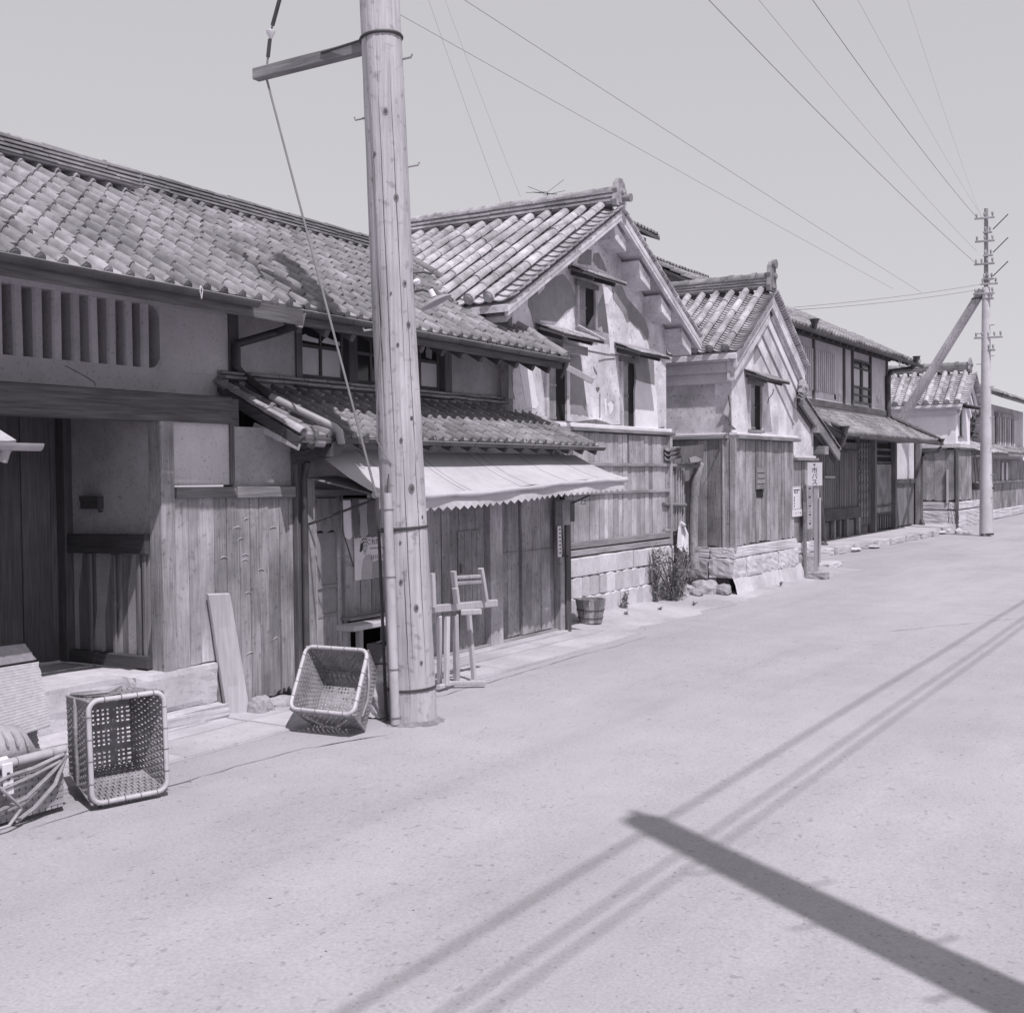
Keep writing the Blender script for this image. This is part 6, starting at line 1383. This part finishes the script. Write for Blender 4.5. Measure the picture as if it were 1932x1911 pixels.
# ================================================================== third storehouse
K3 = thing('storehouse', 'third storehouse with pale tile rows and board siding beyond the lattice house', 'storehouse', (-7.2, 36.85, 0))
ZX = -7.22
ym3, yl3, yr3, sl3, zw3 = gable_house(K3, ZX, 35.8, 37.9, -10.6, 2.5, 3.72, .25, .25, 4.72, .22, 'plaster_bright', 'tile_pale', -7.12, .30, .085, .3, .11, 9)
ridge(K3, (-7.05, ym3, 4.74), (-10.2, ym3, 4.76), .2, .26, 3, 'tile', .1, .3)
for k in range(6): x = -7.35-.5*k; MB().half((x, ym3, 4.93), (x-.09, ym3, 4.93), (0, 0, 1), .125, .02, 8, down=False).build('ridge_collar', 'tile', K3, True)
oni(K3, (-7.05, ym3, 4.70), .34, .44, 'tile')
for k, (z0, z1, dd) in enumerate(((3.55, 3.7, .18), (3.38, 3.55, .10))): box('cornice', 'plaster_grey', K3, -10.6, ZX+.03, 35.8-dd, 35.81, z0, z1)
for side in (1, -1):
    for k, (off, proud, w) in enumerate(((.3, .14, .12), (.58, .08, .1))):
        L_ = 1.0-.1*k; bar('gable_rib', 'plaster_bright', K3, V((ZX+proud/2, ym3, 4.66-off)), V((ZX+proud/2, ym3+side*L_, 4.66-off-sl3*L_)), proud, w)
hood_window(K3, ZX, 36.15, 36.6, 2.75, 3.6, 35.9, 37.2, 3.72, 'plaster_bright', out=.5, drop=.1)
bar('ledge', 'stone_pale', K3, (ZX+.05, 35.7, 2.46), (ZX+.05, 37.95, 2.46), .2, .12); bar('ledge', 'stone_pale', K3, (-9, 35.72, 2.46), (ZX-.06, 35.72, 2.46), .2, .12)
bar('ledge', 'dark_y', K3, (ZX+.06, 35.7, 2.37), (ZX+.06, 37.95, 2.37), .16, .06)
planks(K3, 'wood_z', (ZX+.04, 35.82, 0), (0, 1, 0), (1, 0, 0), 2.05, .8, 2.35, .3, name='siding_board', jag=.05); planks(K3, 'wood_z', (-8.9, 35.74, 0), (1, 0, 0), (0, -1, 0), 1.66, .78, 2.35, .26, name='siding_board', jag=.08)
box('siding_backing', 'dark_z', K3, ZX-.02, ZX+.012, 35.8, 37.88, .7, 2.36); box('siding_backing', 'dark_z', K3, -9, ZX-.021, 35.765, 35.79, .7, 2.36)
bar('corner_board', 'dark_z', K3, (ZX+.05, 35.76, 0), (ZX+.05, 35.76, 2.35), .12, .08, up=(1, 0, 0)); bar('corner_board', 'new_wood', K3, (ZX-.22, 35.70, .75), (ZX-.22, 35.70, 1.75), .09, .05, up=(1, 0, 0))
rough_block('footing_band', 'stone_pale', K3, ZX-.2, ZX+.07, 35.74, 39.6, .55, .78, .008, 6); rough_block('footing_band', 'stone_pale', K3, -9.2, ZX-.21, 35.7, 35.9, .55, .78, .008, 6)
rough_block('footing_stone', 'stone_pale', K3, ZX-.2, ZX+.09, 35.72, 39.6, -.02, .52, .01, 8); rough_block('footing_stone', 'stone_pale', K3, -9.2, ZX-.21, 35.68, 35.9, -.02, .52, .01, 8)
# shed wall with two hanging pots beyond it
SH = thing('lean_to_shed', 'lean-to shed with shallow tiled roof and boarded wall behind the concrete pole', 'shed', (-7.2, 38.8, 0))
planks(SH, 'wood_z', (ZX, 37.95, 0), (0, 1, 0), (1, 0, 0), 1.7, .79, 2.1, .3, name='wall_board'); box('wall_core', 'plaster_tan', SH, ZX-.3, ZX-.03, 37.95, 42, 0, 2.2)
bar('corner_post', 'dark_z', SH, (ZX+.02, 39.75, 0), (ZX+.02, 39.75, 2.1), .2, .12, up=(1, 0, 0))
MB().hexa([V((ZX+.45, 37.9, 2.2)), V((ZX-1.2, 37.9, 2.85)), V((ZX-1.2, 42, 2.85)), V((ZX+.45, 42, 2.2)), V((ZX+.45, 37.9, 2.27)), V((ZX-1.2, 37.9, 2.92)), V((ZX-1.2, 42, 2.92)), V((ZX+.45, 42, 2.27))]).build('roof_deck', 'dark_y', SH)
TS = s_tile(.27, .4, mt='tile_pale', roll=.05); tile_field(SH, 'roof_tile', (ZX+.47, 37.9, 2.3), (0, 1, 0), V((-1.65, 0, .65)), 15, 5, .27, .36, TS, None, 300)
for y in (38.3, 38.8):
    pt = thing('hanging_pot', 'dark pot on the shed wall, %s' % ('next to the storehouse corner' if y < 38.5 else 'next to the dark corner post'), 'pot', (ZX+.1, y, 1.2), 'pots on the shed wall')
    tube('pot', 'iron', pt, [(ZX+.1, y, 1.1), (ZX+.1, y, 1.18), (ZX+.1, y, 1.32), (ZX+.1, y, 1.34)], [.07, .13, .15, .13], 12); tube('cord', 'wire', pt, [(ZX+.1, y, 1.33), (ZX+.03, y, 2.1)], .01, 5)
# last house in view
FH = thing('far_house', 'far two storey house with slatted upper windows beyond the concrete pole', 'house', (-7.5, 45, 0))
box('wall', 'plaster_grey', FH, -10.5, -7.5, 42.2, 50, 0, 4.05); box('upper_window', 'glass', FH, -7.5, -7.47, 43.9, 47.5, 2.75, 3.65)
for k in range(8): yy = 43.9+k*.5; box('window_bar', 'paper' if k % 2 else 'wood_light_z', FH, -7.47, -7.4, yy-.09, yy+.09, 2.6, 3.7)
bar('window_head', 'wood_light_z', FH, (-7.42, 43.7, 3.72), (-7.42, 48, 3.72), .12, .14)
MB().hexa([V((-6.7, 40.6, 4.1)), V((-9, 40.6, 5.05)), V((-9, 50.5, 5.05)), V((-6.7, 50.5, 4.1)), V((-6.7, 40.6, 4.2)), V((-9, 40.6, 5.15)), V((-9, 50.5, 5.15)), V((-6.7, 50.5, 4.2))]).build('roof_deck', 'dark_y', FH)
TF = s_tile(.3, .4, mt='tile', roll=.05); tile_field(FH, 'roof_tile', (-6.68, 40.6, 4.24), (0, 1, 0), V((-2.3, 0, .95)), 33, 6, .3, .4, TF, None, 300)
MB().hexa([V((-6.8, 42.3, 2.2)), V((-7.6, 42.3, 2.55)), V((-7.6, 50, 2.55)), V((-6.8, 50, 2.2)), V((-6.8, 42.3, 2.3)), V((-7.6, 42.3, 2.65)), V((-7.6, 50, 2.65)), V((-6.8, 50, 2.3))]).build('canopy_deck', 'tile', FH)
tile_field(FH, 'canopy_tile', (-6.78, 42.3, 2.33), (0, 1, 0), V((-.8, 0, .35)), 25, 2, .3, .4, TF, None, 300)
planks(FH, 'wood_z', (-7.44, 42.3, 0), (0, 1, 0), (1, 0, 0), 7.6, .3, 2.1, .35, name='wall_board')
for y in (44.6, 45.5): box('shop_window', 'paper', FH, -7.42, -7.39, y, y+.35, 1.35, 2.0)
bar('wall_rail', 'wood_light_z', FH, (-7.4, 42.4, 1.3), (-7.4, 49.8, 1.3), .05, .08)
rough_block('footing', 'stone_pale', FH, -7.5, -7.35, 42.3, 50, 0, .32, .01, 6)

# ================================================================== foliage
def leafmass(parent, mt, c, r, n, size, name='foliage', seed=1, flat=1.0):
    rr = random.Random(seed); mb = MB()
    clumps = [(V((rr.gauss(0, .45)*r[0], rr.gauss(0, .45)*r[1], rr.gauss(0, .45)*r[2])), rr.uniform(.18, .4)) for _ in range(max(6, n//60))]
    for k in range(n):
        cc, cr2 = rr.choice(clumps); p = V(c)+cc+V((rr.gauss(0, cr2*r[0]*.7), rr.gauss(0, cr2*r[1]*.7), rr.gauss(0, cr2*r[2]*.7)))
        if p.z < .02: p.z = rr.uniform(.02, .12)
        a = V((rr.gauss(0, 1), rr.gauss(0, 1), rr.gauss(0, .7))).normalized(); b = a.cross(V((rr.gauss(0, 1), rr.gauss(0, 1), rr.gauss(0, 1)))).normalized(); s_ = size*rr.uniform(.6, 1.4)
        mb.add([p-a*s_, p+b*s_*.4, p+a*s_, p-b*s_*.4], [(0, 1, 2, 3)])
    o = mb.build(name, mt, parent); o['kind'] = 'stuff'; return o
def bush(name, label, c, w, h, n, stems, seed, mt='leaf', cat='shrub', group=None, size=.028):
    T = thing(name, label, cat, c, group); rr = random.Random(seed); c = V(c)
    tips = []
    for k in range(stems):
        a = rr.uniform(0, 6.28); l = rr.uniform(.55, 1.05); dx = V((math.cos(a)*.35, math.sin(a), 0))*w*rr.uniform(.15, .6)
        mid = c+dx*.45+V((0, 0, h*l*.5)); tip = c+dx+V((rr.uniform(-.03, .03), rr.uniform(-.04, .04), h*l)); tips.append((c, mid, tip))
        tube('stem', 'bamboo_dark', T, [c+dx*.15, mid, tip], [.009, .006, .002], 5)
    mb = MB()
    for k in range(n):
        b0, m0, t0 = rr.choice(tips); t = rr.uniform(.1, 1.02)
        p = (b0.lerp(m0, t*2) if t < .5 else m0.lerp(t0, t*2-1))+V((rr.gauss(0, .025), rr.gauss(0, .035), rr.gauss(0, .03)))*(w*2.2)
        if p.z < .02: p.z = .03
        a = V((rr.gauss(0, 1), rr.gauss(0, 1), rr.gauss(0, .8))).normalized(); q = a.cross(V((rr.gauss(0, 1), rr.gauss(0, 1), rr.gauss(0, 1)))).normalized(); s_ = size*rr.uniform(.5, 1.4)
        mb.add([p-a*s_, p+q*s_*.42, p+a*s_, p-q*s_*.42], [(0, 1, 2, 3)])
    mb.build('foliage', mt, T)['kind'] = 'stuff'; return T
bush('wild_shrub', 'straggly dark shrub growing in front of the slatted gate', (-6.32, 13.85, .03), 1.0, .74, 950, 46, 5, size=.024)
bush('wild_shrub', 'thin leafy weed stems against the block footing beside the shrub', (-6.42, 13.5, .03), .2, .75, 260, 9, 6, size=.03)
for k, (px, py, h) in enumerate(((20, 1700, .30), (100, 1690, .42), (200, 1690, .24))):
    c = gnd(cG(px, py)); bush('roadside_weed', ['low weed beside the wooden tub', 'tallest dark weed at the foot of the block footing', 'sprawling weed between the tub and the shrub'][k], (min(c.x, -6.40), c.y, .04), .16, h, 130, 6, 11+k, cat='weed', size=.024)
for k, (x, y) in enumerate(((-6.1, 12.9), (-5.95, 13.6), (-6.2, 12.2), (-6.0, 15.6), (-5.85, 16.6))):
    bush('roadside_weed', ['tiny dry tuft on the verge below the footing blocks', 'tiny dry tuft in front of the straggly shrub', 'tiny dry tuft near the wooden tub', 'tiny dry tuft at the corner of the second storehouse apron', 'tiny dry tuft along the second storehouse apron'][k], (x, y, .01), .1, .06, 40, 4, 31+k, cat='weed', group='tiny tufts on the verge', size=.014)
TRE = thing('garden_tree', 'dark leafy tree rising behind the third storehouse', 'tree', (-8.6, 40.6, 0))
tube('trunk', 'dark_z', TRE, [(-8.6, 40.6, 0), (-8.55, 40.5, 1.2), (-8.6, 40.5, 2.4)], [.14, .11, .07], 8)
for k in range(6): tube('limb', 'dark_z', TRE, [(-8.58, 40.5, 1.8+.1*k), (-8.6+rnd(-.5, .5), 40.5+rnd(-.8, .8), 2.9+rnd(0, .6))], [.05, .015], 6)
leafmass(TRE, 'leaf_dark', (-8.4, 40.4, 3.1), (1.0, 1.3, 1.1), 2600, .09, 'crown', 3)

# ================================================================== concrete pole with brace, and the wires
FPB = V((-5.70, 32.0, 0))
FP = thing('concrete_pole', 'tall pale concrete utility pole carrying many short crossarms', 'utility pole', FPB)
tube('shaft', 'pole_concrete', FP, [FPB, FPB+V((0, 0, 3)), FPB+V((0, 0, 6.5))], [.165, .135, .10], 16)
tube('upper_mast', 'steel', FP, [FPB+V((0, 0, 5.6)), FPB+V((0, 0, 8.55))], [.06, .05], 8)
for z in (.9, 1.5, 2.2, 3.0, 3.8, 4.6, 5.4):
    for s_ in (-1, 1): tube('step_bolt', 'steel', FP, [FPB+V((s_*.1, -.06, z+s_*.1)), FPB+V((s_*.22, -.09, z+s_*.1))], .012, 5)
def crossarm(z, w0, w1, n=3, t=.05):
    a_ = bar('crossarm', 'steel', FP, FPB+V((-w0, -.08, z)), FPB+V((w1, -.08, z-.015)), t, t)
    for k in range(n):
        x = -w0+.05+(w0+w1-.1)*k/(n-1)
        tube('insulator', 'steel', a_, [FPB+V((x, -.08, z+.02)), FPB+V((x, -.08, z+.06)), FPB+V((x, -.08, z+.12)), FPB+V((x, -.08, z+.14))], [.012, .026, .03, .016], 8)
for z, w0, w1, n in ((8.30, .27, .22, 3), (7.92, .06, .16, 2), (7.70, .26, .22, 3), (7.32, .06, .18, 2), (7.11, .28, .22, 4), (6.71, .08, .2, 3), (6.58, .12, .3, 3), (6.34, .3, .22, 3), (6.2, .06, .2, 2), (5.19, .28, .42, 5), (4.86, .08, .24, 3)): crossarm(z, w0, w1, n)
for z in (7.92, 7.32, 6.71): tube('arm_stay', 'iron', FP, [FPB+V((.18, -.08, z+.05)), FPB+V((.55, -.08, z+.4))], .014, 5)
tube('base_clamp', 'iron', FP, [FPB+V((-.1, -.14, .03)), FPB+V((.22, -.14, .05))], .03, 6)
BRC = thing('brace_pole', 'slanting wooden brace pole propping the concrete pole above the lower roof', 'brace', (-9.5, 32.2, 0))
b0 = ony(cF(905, 940), 32.3); b1 = ony(c5(985, 1500), 32.05); d = (b0-b1).normalized(); foot = b1+d*((b1.z)/-d.z)
tube('brace', 'pole_wood', BRC, [foot, b1], [.15, .115], 12); tube('strap', 'iron', BRC, [b1+d*.25+V((0, -.13, 0)), b1+d*.25+V((.3, -.1, .02))], .02, 6)
tube('band', 'iron', BRC, [b1+d*.25+V((math.cos(a)*.13, math.sin(a)*.13, 0)) for a in [2*math.pi*i/12 for i in range(12)]], .018, 5, closed=True)
def sagwire(a, b, drop, r, label, mt='wire', group=None, n=14):
    a = V(a); b = V(b); pts = [a.lerp(b, i/n)-V((0, 0, drop*4*(i/n)*(1-i/n))) for i in range(n+1)]
    o = tube('overhead_wire', mt, None, pts, r, 5); tag(o, label, 'wire', group); return o
def far_to(px, z): return gnd(px, z)
def ext(a, b, k): return a+(b-a)*k
spans = (((1425, 68), 7.12, 'lowest crossarm', .012), ((1500, 60), 7.45, 'middle crossarm', .008), ((1590, 60), 8.33, 'top crossarm', .012), ((1662, 60), 8.0, 'second crossarm', .005), ((1738, 60), 7.72, 'third crossarm', .004))
for (px, z, nm, r) in spans:
    a = FPB+V((-.22 if r > .006 else .1, -.08, z)); p = gnd(px, 8.2 if z > 7.6 else 7.4)
    sagwire(a, ext(a, p, 1.5),   .18, r*.45, 'overhead wire from the %s of the concrete pole, crossing above the street' % nm, 'steel' if r < .01 else 'wire_pale')
sagwire(ext(onx((1685, 545), -7.2), gnd((800, 46), 6.9), 1.6), onx((1685, 545), -7.2), .05, .003, 'thin lower house wire sloping down to the lattice house', 'wire_pale')
sagwire(ext(onx((1738, 552), -7.0), gnd((958, 46), 7.2), 1.6), onx((1738, 552), -7.0), .05, .0035, 'thin upper house wire sloping down to the lattice house', 'wire_pale')
sagwire(onx((1497, 580), -8.5), FPB+V((-.1, -.08, 6.58)), .05, .006, 'upper drop wire from the concrete pole toward the lattice house', 'wire_pale'); sagwire(onx((1500, 585), -8.5), FPB+V((-.1, -.08, 6.45)), .06, .006, 'lower drop wire from the concrete pole toward the lattice house', 'wire_pale')
sagwire(ext(ony((945, 382), 12.2), gnd((835, 70), 7.5), 1.8), ony((945, 382), 12.2), .05, .0025, 'thin wire coming down to the storehouse ridge', 'wire_pale'); sagwire(ext(ony((982, 372), 12.2), gnd((882, 108), 7.5), 1.8), ony((982, 372), 12.2), .05, .0025, 'second thin wire coming down to the storehouse ridge', 'wire_pale')

# ------------------------------------------------------------------ pole across the road: only its long shadow and the shadows of its wires reach the picture
tipsh = V((-2.47, 5.06, 0)); hp = 7.6
RB = V((tipsh.x+.857/1.66*hp, tipsh.y-.515/1.66*hp, 0))
RP = thing('utility_pole', 'wooden pole across the road whose long shadow lies over the roadway', 'utility pole', RB)
tube('shaft', 'pole_wood', RP, [RB, RB+V((0, 0, 4)), RB+V((0, 0, hp))], [.16, .14, .118], 14)
MB().prism([RB+V((.14, -.09, hp)), RB+V((-.14, .09, hp)), RB+V((-.14, .09, hp+.03)), RB+V((0, 0, hp+.16)), RB+V((.14, -.09, hp+.03))], (.03, .05, 0)).build('pole_cap', 'iron', RP)
for k in range(9):
    z = 2.0+k*.55; s_ = 1 if k % 2 else -1; dd = V((.515, .857, 0))*s_
    tube('step_bolt', 'steel', RP, [RB+V((0, 0, z))+dd*.1, RB+V((0, 0, z))+dd*.24, RB+V((0, 0, z+.03))+dd*.25], .009, 5)
def road_wire(xs, z, r, lab):
    x = xs+.857/1.66*z; sagwire((x, -25, z), (x, 45, z), .0, r, lab)
road_wire(-2.40, 7.45, .014, 'heavy wire along the far side of the road on top of the pole')
road_wire(-2.13, 6.75, .010, 'inner lower wire along the far side of the road'); road_wire(-2.02, 6.7, .010, 'outer lower wire along the far side of the road')
